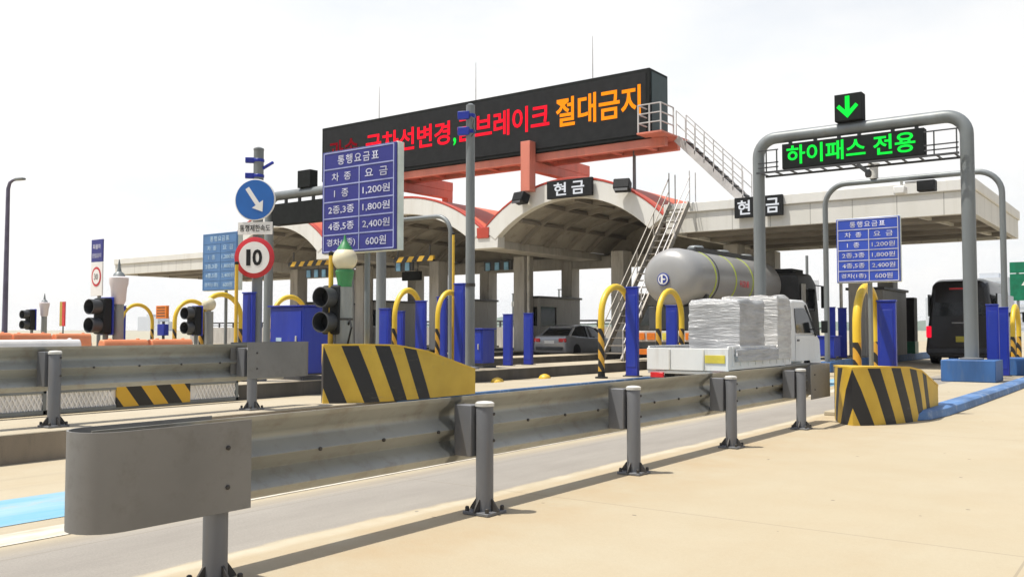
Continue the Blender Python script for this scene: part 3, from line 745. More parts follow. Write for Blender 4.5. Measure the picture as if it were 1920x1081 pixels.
# far left street lamp
t = thing('street_lamp', 'tall slim street lamp with a short arm at the left edge', 'street lamp', (-35.0, 16.4, ZI))
m = MB(); m.tube([(0, 0, 0), (0, 0, 1), (0, 0, 6.2), (.08, .02, 6.42), (.25, .05, 6.5), (.5, .1, 6.52)], [.11, .1, .07, .06, .05, .045], 14); m.build('pole', 'pole_mauve', t)
m = MB(); m.box((.62, .12, 6.52), (.42, .2, .09), R(12)); m.build('lamp_head', 'pole_grey', t, .03)
m = MB(); m.lathe([(.2, 0), (.2, .04), (.12, .1)], (0, 0, 0), 14); m.build('base_plate', 'post_steel', t)

# small board signs, left
t = thing('lane_marker_sign', 'small upright red and orange marker on a thin stem near the left edge', 'sign', (-26.6, 14.1, 0))
m = MB(); m.cyl((0, .03, 0), (0, .03, 1.5), .02, None, 8); m.build('stem', 'dark_grey', t)
m = MB(); m.box((-.06, 0, 1.72), (.14, .03, .72)); m.build('orange_half', 'yellow_dull', t)
m = MB(); m.box((.085, 0, 1.72), (.15, .03, .72)); m.build('red_half', 'lamp_red', t)
t = thing('display_board', 'small orange display board on a post between two yellow hoops', 'display board', (-29.2, 19.1, 0))
m = MB(); m.cyl((0, .05, 0), (0, .05, 1.55), .05, None, 10); m.build('post', 'dark_grey', t)
m = MB(); m.box((0, 0, 1.88), (.62, .12, .46)); bd = m.build('board', 'lamp_orange', t, .01)
m = MB()
for i in range(4): m.box((0, -.062, 1.74 + .1 * i), (.5, .006, .03))
m.build_each('dot_row', 'dark_grey', bd)
m = MB(); m.box((.05, 0, 1.25), (.4, .2, .4)); m.build('control_box', 'blue_post', t, .01)

# ------------------------------------------------------------ orange barriers on the closed lane
def barrier(label, loc, L, mat, hh=.86, group='orange plastic barriers left of the lanes'):
    t = thing('plastic_barrier', label, 'traffic barrier', loc, 0, group)
    m = MB(); m.prism([(-.25, 0), (.25, 0), (.25, .2), (.12, .35), (.09, hh - .06), (.05, hh), (-.05, hh), (-.09, hh - .06), (-.12, .35), (-.25, .2)], 'XZ', 0, L); m.build('shell', mat, t, .02)
    m = MB()
    for y in (.15, L - .15): m.lathe([(.03, hh - .005), (.03, hh + .012), (.012, hh + .02)], (0, y, 0), 12)
    m.build_each('filler_cap', mat, t)
    m = MB(); m.box((0, L + .02, .4), (.08, .05, .5)); m.build('coupling', 'sign_white', t, .01)
    return t
o0 = barrier('orange plastic barrier nearest the pink white bell lamp, right piece', (-14.1, 8.98, ZI - .05), .8, 'orange_plastic')
for loc, lab in [((-14.1, 8.12, ZI - .05), 'orange plastic barrier at the foot of the pink white bell lamp, left piece'),
                 ((-19.3, 10.05, ZI + .03), 'orange plastic barrier right end of the far left row'),
                 ((-19.35, 9.2, ZI + .04), 'orange plastic barrier middle of the far left row'),
                 ((-19.3, 8.35, ZI + .05), 'orange plastic barrier left end of the far left row')]:
    dup(o0, loc, lab)
barrier('white plastic barrier in front of the far orange row at the left edge', (-14.1, 6.2, ZI), 1.55, 'lattice_white', .82, None)

# ------------------------------------------------------------ road studs
def stud(label, loc):
    m = MB(); m.lathe([(.16, 0), (.155, .03), (.12, .08), (.06, .11), (.01, .12)], (0, 0, 0), 18)
    o = m.build('road_stud', 'yellow_paint'); o.location = loc
    return tag(o, label, 'road stud', 'yellow domed road studs')
stud('left yellow dome stud on the lane behind the crash block tail', (-13.1, 17.5, .002))
stud('right yellow dome stud on the lane, farther from the crash block tail', (-13.15, 19.6, .002))

# ------------------------------------------------------------ gantries
def frame_path(x0, x1, h, r, n=8):
    p = [(x0, 0, 0), (x0, 0, h * .5), (x0, 0, h - r)]
    p += [(x0 + r - r * math.cos(R(90 * i / n)), 0, h - r + r * math.sin(R(90 * i / n))) for i in range(1, n + 1)]
    p += [((x0 + x1) / 2, 0, h)]
    p += [(x1 - r + r * math.sin(R(90 * i / n)), 0, h - r + r * math.cos(R(90 * i / n))) for i in range(0, n + 1)]
    return p + [(x1, 0, h * .5), (x1, 0, 0)]
def down_arrow(cx, y, cz, s):
    return [(cx - .1 * s, cz + .5 * s), (cx + .1 * s, cz + .5 * s), (cx + .1 * s, cz - .12 * s), (cx + .36 * s, cz + .14 * s), (cx + .48 * s, cz + .02 * s), (cx, cz - .5 * s), (cx - .48 * s, cz + .02 * s), (cx - .36 * s, cz + .14 * s), (cx - .1 * s, cz - .12 * s)]
# first gantry
GY = 23.6
t = thing('lane_gantry', 'thick grey pipe gantry with green text display and down arrow, at right', 'gantry', (0, GY, 0), 0, 'pipe gantries over the lanes')
xl, xr, zb = -8.92, -3.85, 6.33
m = MB(); m.tube([(p[0], p[1], p[2]) for p in frame_path(xl, xr, zb, .48)], .155, 20); m.build('pipe_frame', 'pole_grey', t)
m = MB(); m.span((-8.22, -.18, 5.45), (-4.75, .12, 6.1)); pn = m.build('display', 'led_panel', t, .01)
text('하이패스 전용', 'led_green', pn, (-6.52, -.182, 5.79), .5, 3.15, .02, depth=.006)
m = MB()
for x in (-8.05, -7.4, -6.8, -6.3, -5.5, -4.95): m.box((x, 0, 6.14), (.08, .08, .2))
m.build_each('hanger', 'dark_grey', t)
m = MB()
for y in (-.42, .25): m.bar((xl + .1, y, 5.36), (xr - .1, y, 5.36), .05)
for i in range(13):
    x = xl + .2 + i * (xr - xl - .4) / 12; m.bar((x, -.42, 5.36), (x, .25, 5.36), .035)
m.build('catwalk', 'dark_grey', t)
for a, b in ((xl + .12, -8.26), (-4.72, xr - .12)):
    m = MB()
    for z in (5.5, 5.62, 5.95): m.bar((a, -.35, z), (b, -.35, z), .03)
    for x in (a + .22, b - .04): m.bar((x, -.35, 5.36), (x, -.35, 5.95), .03)
    m.build('railing', 'dark_grey', t)
m = MB(); m.span((-6.84, -.22, 6.5), (-6.17, .12, 7.18)); ar = m.build('arrow_box', 'led_panel', t, .01)
m = MB(); m.prism(down_arrow(-6.52, 0, 6.84, .56), 'XZ', -.228, -.222); m.build('arrow', 'led_green', ar)
m = MB(); m.bar((-6.3, -.2, 5.36), (-6.05, -.3, 5.15), .08); m.lathe([(.05, 0), (.08, .05), (.08, .14), (.03, .2)], (-6.02, -.3, 5.0), 14); m.build('camera', 'dark_grey', t)
m = MB(); m.span((-4.42, -.55, .06), (-3.28, .55, .56)); m.build('pedestal', 'blue_pedestal', t, .02)
m = MB(); m.span((xl - .4, -.4, ZI), (xl + .4, .4, ZI + .3)); m.build('pedestal', 'blue_pedestal', t, .02)
for x, z in ((xl, ZI + .3), (xr, .56)):
    m = MB(); m.lathe([(.26, z), (.26, z + .03), (.17, z + .05)], (x, 0, 0), 18)
    m.build('leg_flange', 'post_steel', t)
# second, thin gantry
t = thing('lane_gantry', 'thin grey pipe gantry with cameras just in front of the flat canopy at right', 'gantry', (0, 27.5, 0), 0, 'pipe gantries over the lanes')
m = MB(); m.tube(frame_path(-8.36, -3.66, 5.55, .62), .078, 16); m.build('pipe_frame', 'pole_grey', t)
m = MB(); m.span((-5.75, -.25, 5.12), (-5.28, .1, 5.42)); m.build('floodlight', 'black_plastic', t, .02)
m = MB(); m.span((-6.35, -.35, 5.08), (-6.05, .05, 5.3)); cm = m.build('camera', 'sign_white', t, .03)
m = MB(); m.bar((-6.2, 0, 5.3), (-6.2, 0, 5.5), .06); m.bar((-6.1, 0, 5.42), (-5.5, 0, 5.42), .06); m.build('bracket', 'cap_pale', cm)
m = MB(); m.lathe([(.12, 5.62), (.12, 5.95), (.17, 6.0), (.17, 6.05), (.05, 6.1)], (-6.95, 0, 0), 16); m.cyl((-6.95, 0, 6.05), (-6.95, 0, 6.3), .03); m.build('sensor', 'cap_pale', t)
m = MB(); m.span((-4.05, -.45, .06), (-2.98, .45, .52)); m.build('pedestal', 'blue_pedestal', t, .02)
m = MB(); m.span((-8.95, -.3, 0), (-8.36 + .2, .3, .3)); m.build('pedestal', 'blue_pedestal', t, .02)
# left gantry with dark display
t = thing('lane_gantry', 'grey pipe gantry with dark unlit display left of the big display', 'gantry', (0, 20.0, ZI), 0, 'pipe gantries over the lanes')
m = MB(); m.tube(frame_path(-24.55, -19.35, 5.42, .4), .15, 18); m.build('pipe_frame', 'pole_grey', t)
m = MB(); m.span((-24.2, -.2, 4.42), (-20.2, .12, 5.12)); m.build('display', 'led_panel', t, .01)
m = MB()
for i in range(6): m.box((-23.7 + i * .66, 0, 5.19), (.08, .08, .2))
m.build_each('hanger', 'dark_grey', t)
m = MB(); m.span((-22.95, -.18, 5.56), (-22.35, .15, 6.12)); m.build('signal_box', 'led_panel', t, .01)
m = MB(); m.span((-24.85, -.3, 0), (-24.25, .3, .06)); m.build('base_plate', 'post_steel', t)
# thin gantry under second arch
t = thing('lane_gantry', 'thin pale pipe gantry under the second arch left of the tall grey pole', 'gantry', (0, 23.5, ZI), 0, 'pipe gantries over the lanes')
m = MB(); m.tube(frame_path(-24.2, -19.55, 4.8, .6), .075, 14); m.build('pipe_frame', 'pole_grey', t)
m = MB(); m.span((-22.6, -.12, 4.35), (-22.1, .12, 4.68)); m.build('camera', 'cap_pale', t, .02)

# ------------------------------------------------------------ toll canopy
YC, YB = 30.0, 39.6
t = thing('toll_canopy', 'white toll canopy with red topped arches and flat wings over grey columns', 'canopy', (0, 0, 0))
A = [(-23.2, -14.9), (-32.6, -23.2), (-40.5, -32.6)]
def arc_pts(x0, x1, zv, za, n=28):
    w2 = (x1 - x0) / 2; h = za - zv; r = (w2 * w2 + h * h) / (2 * h); cx = (x0 + x1) / 2; cz = za - r
    a = math.asin(w2 / r)
    return [(cx + r * math.sin(-a + 2 * a * i / n), cz + r * math.cos(-a + 2 * a * i / n)) for i in range(n + 1)]
for x0, x1 in A:
    o = arc_pts(x0 + .02, x1 - .02, 5.36, 7.1); i_ = arc_pts(x0 + .62, x1 - .62, 4.95, 6.38)
    m = MB(); m.prism(o + list(reversed(i_)), 'XZ', YC, YC + .35); m.build('arch_band', 'canopy_white', t, .02, 30)
    o2 = arc_pts(x0 + .02, x1 - .02, 5.44, 7.19); o1 = arc_pts(x0 + .02, x1 - .02, 5.362, 7.102)
    m = MB(); m.prism(o2 + list(reversed(o1)), 'XZ', YC - .015, YC + .3); m.build('arch_edging', 'edge_red', t, .01, 30)
    r2 = arc_pts(x0 + .02, x1 - .02, 5.42, 7.15); r1 = arc_pts(x0 + .1, x1 - .1, 5.25, 6.98)
    m = MB(); m.prism(r2 + list(reversed(r1)), 'XZ', YC + .31, YB); m.build('arch_roof', 'roof_red', t, 0, 30)
    v2 = arc_pts(x0 + .55, x1 - .55, 5.0, 6.6); v1 = arc_pts(x0 + .6, x1 - .6, 4.95, 6.5)
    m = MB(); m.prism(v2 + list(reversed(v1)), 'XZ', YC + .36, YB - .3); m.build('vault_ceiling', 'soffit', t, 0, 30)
    m = MB()
    for y in (31.8, 33.6, 35.4, 37.2):
        b2 = arc_pts(x0 + .6, x1 - .6, 4.94, 6.5); b1 = arc_pts(x0 + .75, x1 - .75, 4.88, 6.3)
        m.prism(b2 + list(reversed(b1)), 'XZ', y, y + .16)
    w = x1 - x0
    for k in range(1, 6):
        q = arc_pts(x0 + .6, x1 - .6, 4.95, 6.48, 6)[k]; m.span((q[0] - .06, YC + .4, q[1] - .16), (q[0] + .06, YB - .4, q[1] - .02))
    m.build('ceiling_rib', 'soffit_beam', t)
    bw = arc_pts(x0 + .3, x1 - .3, 4.9, 6.6)
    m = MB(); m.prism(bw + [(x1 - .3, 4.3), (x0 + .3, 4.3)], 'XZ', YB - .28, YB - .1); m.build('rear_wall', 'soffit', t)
    m = MB(); m.span((x0, YB - .9, 4.28), (x1, YB - .32, 4.85)); m.build('rear_beam', 'column_concrete', t, .02)
for x in (-23.2, -32.6):
    m = MB(); m.span((x - .75, YC + .02, 4.62), (x + .75, YC + .5, 5.12)); m.build('valley_block', 'canopy_white', t, .02)
    m = MB(); m.prism([(x - .32, 5.5), (x + .32, 5.5), (x + .3, 5.05), (x - .3, 5.05)], 'XZ', YC - .03, YC + .4); m.build('valley_gutter', 'edge_red', t, .01)
    m = MB(); m.span((x - .6, YC + .5, 4.62), (x + .6, YB, 4.95)); m.build('valley_beam', 'column_concrete', t, .02)
def flat(x0, x1, zb, zt):
    m = MB(); m.span((x0, YC + .05, zb), (x1, YC + .25, zt - .36)); m.span((x1 - .2, YC + .25, zb), (x1, YB, zt - .36)); m.span((x0, YB - .2, zb), (x1 - .2, YB, zt - .36)); m.span((x0, YC + .25, zb), (x0 + .2, YB - .2, zt - .36))
    m.build('fascia', 'fascia_panels', t, .01)
    m = MB(); m.span((x0 - .06, YC - .02, zt - .355), (x1 + .06, YB + .06, zt)); m.build('parapet', 'canopy_white', t, .03)
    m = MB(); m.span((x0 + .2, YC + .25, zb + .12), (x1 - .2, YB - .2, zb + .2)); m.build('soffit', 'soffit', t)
    m = MB(); y = YC + 1.4
    while y < YB - .5:
        m.span((x0 + .2, y, zb - .02), (x1 - .2, y + .3, zb + .118)); y += 2.1
    m.build_each('soffit_beam', 'soffit_beam', t, .01)
    m = MB(); m.bar((x1 - 1.6, YC + .5, zb + .06), (x1 - .5, YB - .4, zb + .06), .1); m.build('soffit_pipe', 'cap_pale', t)
flat(-14.86, -4.75, 4.72, 5.78)
flat(-50.8, -40.55, 4.5, 5.45)
for x in (-9.4, -14.25, -19.4, -24.6, -29.8, -35.0, -40.2):
    for y in (34.9, 39.0):
        m = MB(); m.box((x, y, (ZI + 4.66) / 2), (.62, .75, 4.66 - ZI)); m.build('column', 'column_concrete', t, .03)
# side booth of canopy: downpipes
m = MB()
for x in (-23.9, -9.9): m.cyl((x, 34.3, ZI), (x, 34.3, 4.7), .06, None, 10)
m.build_each('downpipe', 'cap_pale', t)

# cash panels on the canopy front
def char_panel(label, x, z, s, ch, y=YC - .1):
    q = thing('cash_sign', label, 'sign', (x, y, z), 0, 'black cash panels on the canopy')
    m = MB(); m.box((0, 0, 0), (s, .12, s * 1.02)); p = m.build('panel', 'black_plastic', q, .01)
    text(ch, 'led_white', p, (0, -.062, 0), s * .72, s * .66, .02)
def pair_panel(label, x, z, wd, ht, y):
    q = thing('cash_sign', label, 'sign', (x, y, z), 0, 'black cash panels on the canopy')
    m = MB(); m.box((0, 0, 0), (wd, .14, ht)); p = m.build('panel', 'black_plastic', q, .01)
    text('현', 'led_white', p, (-wd * .2, -.072, 0), ht * .72, wd * .28, .02); text('금', 'led_white', p, (wd * .2, -.072, 0), ht * .72, wd * .28, .02)
pair_panel('wide black sign reading cash at the top of the first arch', -18.85, 6.72, 2.05, .7, YC - .14)
char_panel('square black panel with the first cash letter, left of the thick gantry leg', -11.82, 5.42, .68, '현')
char_panel('square black panel with the second cash letter, right of the thick gantry leg', -10.82, 5.42, .68, '금')

# floodlights on the arch
def flood(label, loc, rz):
    q = thing('floodlight', label, 'floodlight', loc, rz, 'black floodlights on the arch edge')
    m = MB(); m.box((0, -.1, .1), (.62, .42, .4), 0, R(-20)); m.build('housing', 'black_plastic', q, .04)
    m = MB(); m.box((0, -.32, .02), (.5, .02, .3), 0, R(-20)); m.build('lens', 'dark_grey', q)
    m = MB(); m.bar((0, .1, -.1), (0, .1, .15), .08); m.build('bracket', 'dark_grey', q)
    return q
f0 = flood('black floodlight on the left shoulder of the first arch', (-21.0, YC - .25, 6.4), R(-15))
dup(f0, (-16.45, YC - .25, 6.48), 'black floodlight on the right shoulder of the first arch', R(15))

# floodlight mast on the roof
t = thing('floodlight_mast', 'thin mast with crossbar on the roof between big display and first arch', 'mast', (-16.75, 31.2, 6.55))
m = MB(); m.cyl((0, 0, -.1), (0, 0, 1.75), .07, .06, 12); m.build('mast', 'pole_grey', t)
m = MB(); m.bar((-.4, 0, 1.72), (.5, 0, 1.72), .07); m.build('crossbar', 'pole_grey', t)
m = MB()
for x in (-.35, .05, .42): m.box((x, -.08, 1.84), (.24, .2, .16), 0, R(-25))
m.build_each('lamp', 'dark_grey', t, .02)

# ------------------------------------------------------------ big LED display
t = thing('message_display', 'huge black electronic display with red and orange lettering above the arches', 'display', (0, 30.0, 0))
m = MB(); m.span((-33.0, .0, 8.32), (-15.45, 1.5, 10.92)); pn = m.build('cabinet', 'led_panel', t, .03)
m = MB(); m.span((-32.85, -.02, 8.47), (-15.6, -.004, 10.77)); m.build('screen', 'black_plastic', pn, .004)
m = MB(); m.span((-15.448, .12, 8.45), (-15.42, 1.38, 10.8)); m.build('side_door', 'led_side', pn, .006)
text('과속', 'led_dim', pn, (-31.5, -.022, 9.72), .98, 1.95, .02, depth=.008)
text('급차선변경', 'led_red', pn, (-27.5, -.022, 9.72), 1.02, 5.05, .022, depth=.008)
text(',', 'led_green', pn, (-24.72, -.022, 9.28), .34, .16, .02, depth=.008)
text('급브레이크', 'led_red', pn, (-22.22, -.022, 9.74), 1.06, 4.7, .022, depth=.008)
text('절대금지', 'led_orange', pn, (-17.68, -.022, 9.77), 1.16, 3.75, .022, depth=.008)
m = MB(); m.span((-32.6, .1, 7.98), (-14.9, .35, 8.3)); m.span((-32.6, 1.15, 7.98), (-14.9, 1.4, 8.3))
for i in range(12): m.span((-32.4 + i * 1.5, .35, 8.02), (-32.2 + i * 1.5, 1.15, 8.26))
m.build('base_frame', 'frame_red', t, .01)
for x in (-20.75, -28.5):
    m = MB(); m.span((x - .22, -.45, 6.75), (x + .22, -.03, 8.75)); m.span((x - .2, 1.42, 7.97), (x + .2, 4.2, 8.4)); m.span((x - .185, 3.82, 6.6), (x + .185, 4.19, 7.62)); m.span((x - .19, -.025, 7.6), (x + .19, 4.195, 7.965))
    m.build('support_frame', 'frame_red', t, .01)
m = MB()
m.span((-15.41, -.75, 8.3), (-14.6, 1.45, 8.36)); m.span((-15.6, -.75, 8.3), (-15.41, -.05, 8.36)); m.build('platform', 'frame_red', t)
m = MB()
rp = [(-15.55, -.72), (-15.1, -.72), (-14.65, -.72)]
for x, y in rp + [(-14.65, .3)]: m.bar((x, y, 8.36), (x, y, 9.36), .045)
for z in (8.7, 9.03, 9.36):
    m.bar((-15.55, -.72, z), (-14.65, -.72, z), .04); m.bar((-14.65, -.72, z), (-14.65, .3, z), .04); m.bar((-15.55, -.72, z), (-15.55, -.05, z), .04)
m.build('railing', 'stair_pale', t)
for x, h in ((-29.9, 1.7), (-24.15, 1.85), (-18.3, 1.9)):
    m = MB(); m.tube([(x, .7, 10.92), (x, .7, 10.92 + h * .6), (x, .7, 10.92 + h)], [.024, .018, .01], 8); m.build('lightning_rod', 'stair_pale', t)

# stair from display down to the flat roof
t = thing('roof_stair', 'pale steel stair descending from the display platform to the flat canopy roof', 'stair', (0, 30.9, 0))
p0, p1 = Vector((-14.62, 0, 8.3)), Vector((-12.1, 0, 5.8))
m = MB()
for y in (-.4, .4): m.bar(p0 + Vector((0, y, -.05)), p1 + Vector((0, y, -.05)), .07, .26)
m.build('stringer', 'stair_pale', t)
m = MB()
for i in range(1, 13):
    q = p0.lerp(p1, i / 13); m.box((q.x, 0, q.z + .02), (.26, .72, .04))
m.build_each('tread', 'dark_grey', t)
for y in (-.42, .42):
    m = MB(); u = Vector((0, y, 0))
    for z in (.5, .98): m.bar(p0 + u + Vector((0, 0, z)), p1 + u + Vector((0, 0, z)), .035)
    for i in range(8):
        q = p0.lerp(p1, i / 7) + u; m.bar(q, q + Vector((0, 0, .98)), .03)
    m.build('handrail', 'stair_pale', t)

# access stair on the island
t = thing('access_stair', 'steep steel stair rising from the island to the canopy left of the tanker', 'stair', (-14.25, 0, 0))
p0, p1 = Vector((0, 25.0, ZI)), Vector((0, 29.9, 5.75))
m = MB()
for x in (-.36, .36): m.bar(p0 + Vector((x, 0, 0)), p1 + Vector((x, 0, 0)), .06, .2)
m.build('stringer', 'stair_steel', t)
m = MB()
for i in range(1, 23):
    q = p0.lerp(p1, i / 23); m.box((0, q.y, q.z), (.66, .2, .035))
m.build_each('tread', 'stair_steel', t)
for x in (-.4, .4):
    m = MB(); u = Vector((x, 0, 0))
    for z in (.5, .95): m.bar(p0 + u + Vector((0, 0, z)), p1 + u + Vector((0, 0, z)), .028)
    for i in range(5):
        q = p0.lerp(p1, i / 4) + u; m.bar(q, q + Vector((0, 0, .95)), .028)
    for dy in (0, .5): m.bar(p1 + u + Vector((0, dy, -.1)), p1 + u + Vector((0, dy, 1.15)), .03)
    m.build('handrail', 'stair_steel' if x < 0 else 'stair_pale', t)

# ------------------------------------------------------------ toll booths
def booth(label, loc):
    q = thing('toll_booth', label, 'toll booth', loc, 0, 'grey toll booths under the canopy')
    m = MB(); m.span((-.62, 0, 0), (.62, 3.6, 1.15)); m.span((-.62, 0, 2.05), (.62, 3.6, 2.45)); m.span((-.62, 0, 1.15), (-.5, .12, 2.05)); m.span((.5, 0, 1.15), (.62, .12, 2.05)); m.span((-.62, 3.48, 1.15), (.62, 3.6, 2.05)); m.span((.5, 1.5, 1.15), (.62, 3.48, 2.05)); m.span((-.62, 1.5, 1.15), (-.5, 3.48, 2.05))
    m.build('shell', 'booth_grey', q)
    m = MB(); m.span((-.7, -.1, 2.452), (.7, 3.7, 2.55)); m.build('roof', 'dark_grey', q, .01)
    m = MB(); m.span((-.495, .03, 1.16), (.495, .06, 2.04)); m.build('front_window', 'glass_dark', q)
    for s in (-1, 1):
        m = MB(); m.span((s * .55 - .01, .13, 1.16), (s * .55 + .01, 1.49, 2.04)); m.build('side_window', 'glass_dark', q)
    m = MB(); m.span((-.25, -.03, .25), (.25, -.004, 1.0)); m.build('notice_panel', 'dark_grey', q)
    return q
k0 = booth('grey toll booth behind the hoop at right, left of the black minibus', (-9.3, 35.3, ZI))
for x, lab in ((-14.25, 'grey toll booth hidden behind the tanker cab'), (-19.4, 'grey toll booth behind the access stair'), (-24.6, 'grey toll booth beside the silver car'),
               (-29.8, 'grey toll booth right of the tall grey pole under the canopy'), (-35.0, 'grey toll booth behind the blue posts left of the tall grey pole'), (-40.2, 'farthest left grey toll booth under the canopy')):
    dup(k0, (x, 35.3, ZI), lab)

# hazard height bars and lane lights under the canopy
def height_bar(label, loc, L):
    q = thing('height_bar', label, 'height bar', loc, 0, 'black and yellow height bars under the canopy')
    m = MB(); m.span((-L / 2, -.06, -.12), (L / 2, .06, .12)); m.build('bar', 'hazard_bar', q, .01)
    m = MB()
    for x in (-L * .4, L * .4): m.bar((x, 0, .12), (x, 0, .6), .04)
    m.build_each('hanger', 'dark_grey', q)
height_bar('black and yellow striped bar hanging left of the largest fare board', (-34.2, 30.6, 4.52), 3.6)
height_bar('black and yellow striped bar hanging right below the largest fare board', (-27.6, 30.6, 4.42), 2.4)
def lane_lights(label, loc, n):
    q = thing('lane_light', label, 'lane light', loc, 0, 'pale blue lane lights under the canopy')
    m = MB(); m.span((-.55 * n / 2, 0, -.2), (.55 * n / 2, .15, .25)); m.build('housing', 'dark_grey', q, .02)
    for i in range(n):
        m = MB(); m.box(((i - (n - 1) / 2) * .55, -.03, -.02), (.26, .06, .38)); m.build('light', 'light_blue_glass', q, .02)
lane_lights('row of three pale blue lights hanging left of the largest fare board', (-34.4, 31.0, 4.05), 3)
lane_lights('pair of pale blue lights hanging right of the cream globe lamp', (-28.6, 31.0, 4.15), 2)
lane_lights('pale blue lights hanging right of the tall grey pole', (-26.2, 35.0, 4.3), 3)
# round sign panel under canopy
q = thing('lane_display', 'small dark display board hanging under the second arch', 'display', (-30.4, 33.5, 3.9))
m = MB(); m.span((-.6, 0, -.22), (.6, .15, .22)); m.build('board', 'led_panel', q, .01)
m = MB(); m.bar((-.4, .07, .22), (-.4, .07, .9), .04); m.bar((.4, .07, .22), (.4, .07, .9), .04); m.build_each('hanger', 'dark_grey', q)
q = thing('ticket_machine', 'dark tall ticket cabinet with green base between booth and black minibus', 'ticket machine', (-8.95, 40.4, ZI))
m = MB(); m.span((-.3, -.3, .5), (.3, .3, 2.3)); m.build('housing', 'black_plastic', q, .02)
m = MB(); m.span((-.32, -.32, 0), (.32, .32, .498)); m.build('base', 'sign_green', q, .02)

# ------------------------------------------------------------ vehicles
def wheel(parent, x, y, r, wd=.2):
    m = MB(); m.lathe([(r * .6, -wd / 2), (r * .95, -wd / 2), (r, -wd * .35), (r, wd * .35), (r * .95, wd / 2), (r * .6, wd / 2)], (x, y, r), 24, 'X'); w_ = m.build('wheel', 'tyre', parent)
    m = MB(); m.lathe([(r * .62, -wd * .48), (r * .62, wd * .48), (r * .5, wd * .4), (r * .2, wd * .46), (r * .05, wd * .46)], (x, y, r), 20, 'X'); m.build('rim', 'rim', w_)
    return w_
def rrect(w2, z0, z1, r, n=4, top_in=0.0):
    pts = []
    for cx, cz, a0 in ((w2 - r, z0 + r, -90), (w2 - top_in - r, z1 - r, 0), (-(w2 - top_in) + r, z1 - r, 90), (-w2 + r, z0 + r, 180)):
        pts += [(cx + r * math.cos(R(a0 + 90 * i / n)), cz + r * math.sin(R(a0 + 90 * i / n))) for i in range(n + 1)]
    return pts

# white flatbed truck
t = thing('flatbed_truck', 'small white flatbed truck loaded with film wrapped cargo, behind the near guardrail', 'truck', (-7.55, 16.1, 0))
m = MB(); m.span((-.82, 0, .56), (.82, 3.45, .64)); m.span((-.3, .1, .36), (-.2, 5.2, .54)); m.span((.2, .1, .36), (.3, 5.2, .54)); m.build('chassis', 'dark_grey', t, .01)
for nm, a, b in (('drop_side', (.8, .04, .5), (.84, 3.43, .94)), ('drop_side', (-.84, .04, .5), (-.8, 3.43, .94)), ('tailgate', (-.84, -.005, .48), (.84, .035, .9))):
    m = MB(); m.span(a, b)
    if nm == 'drop_side':
        for i in range(9): 
            s = 1 if a[0] > 0 else -1
            m.box((s * .845, .2 + i * .39, .74), (.02, .05, .36))
    o = m.build(nm, 'truck_white', t, .008)
    if nm == 'tailgate':
        for x in (-.35, .35):
            m = MB(); m.box((x, -.012, .69), (.03, .02, .38)); m.build('hinge', 'cap_pale', o, .004)
m = MB(); m.span((-.84, .02, .41), (.84, .07, .47)); m.build('rear_bumper', 'truck_white', t, .01)
m = MB(); m.box((.58, -.014, .7), (.4, .012, .15)); m.build('number_plate', 'plate_yellow', t, .003)
m = MB(); m.span((.856, 1.2, .64), (.866, 1.65, .78)); m.build('side_notice', 'plate_yellow', t)
for x in (-.62, .66):
    m = MB(); m.box((x, .0, .38), (.28, .05, .1)); m.build('tail_lamp', 'lamp_red', t, .01)
# cab
def cy(y): return 3.55 + (y - 3.28) * 1.27
side = [(3.28, .55), (3.28, 1.2), (3.3, 1.72), (3.36, 1.86), (3.55, 1.92), (4.15, 1.92), (4.3, 1.86), (4.72, 1.12), (4.86, 1.02), (4.92, .5), (4.9, .4), (3.9, .4), (3.85, .55)]
m = MB()
m.loft([[(x, cy(p[0]), p[1]) for p in side] for x in (-.8, .8)])
for v in m.bm.verts:
    if v.co.z > 1.1: v.co.x *= 1 - (v.co.z - 1.1) * .11
cab = m.build('cab', 'truck_white', t, .05, 40, 3)
win = [(3.55, 1.18), (3.58, 1.72), (4.08, 1.74), (4.25, 1.6), (4.5, 1.18)]
for s in (1, -1):
    m = MB(); m.loft([[(s * (xx * (1 - (p[1] - 1.1) * .11)), cy(p[0]), p[1]) for p in win] for xx in (.8, .812)]); m.build('side_window', 'glass_dark', cab)
    m = MB(); m.span((s * .8, cy(3.5), .56), (s * .808, cy(4.5), 1.12)); dr = m.build('door', 'truck_white', cab, .004)
    m = MB(); m.box((s * .815, cy(3.62), 1.02), (.02, .12, .04)); m.build('handle', 'dark_grey', dr)
    m = MB(); m.bar((s * .76, cy(4.5), 1.25), (s * .98, cy(4.62), 1.3), .03); m.box((s * 1.0, cy(4.62), 1.32), (.14, .07, .28)); m.build('mirror', 'black_plastic', cab, .015)
    m = MB(); pts = [(4.13, 1.8), (4.2, 1.82), (4.66, 1.14), (4.58, 1.1)]
    m.loft([[(s * (xx * (1 - (p[1] - 1.1) * .11)), cy(p[0]), p[1]) for p in pts] for xx in (.803, .816)]); m.build('pillar_trim', 'black_plastic', cab)
m = MB(); m.loft([[(-.66, cy(4.74), 1.17), (.66, cy(4.74), 1.17), (.6, cy(4.36), 1.8), (-.6, cy(4.36), 1.8)], [(-.66, cy(4.76), 1.18), (.66, cy(4.76), 1.18), (.6, cy(4.38), 1.81), (-.6, cy(4.38), 1.81)]]); m.build('windscreen', 'glass_dark', cab)
m = MB(); m.span((-.55, cy(3.265), 1.3), (.55, cy(3.283), 1.72)); m.build('rear_window', 'glass_dark', cab)
for x in (-.7, .7):
    wheel(t, x, cy(4.1), .32, .2); wheel(t, x, .95, .27, .24)
for x in (-.83, .83):
    m = MB(); m.span((x - .02, .62, .4), (x + .02, 1.3, .5)); m.build('mudguard', 'dark_grey', t, .01)
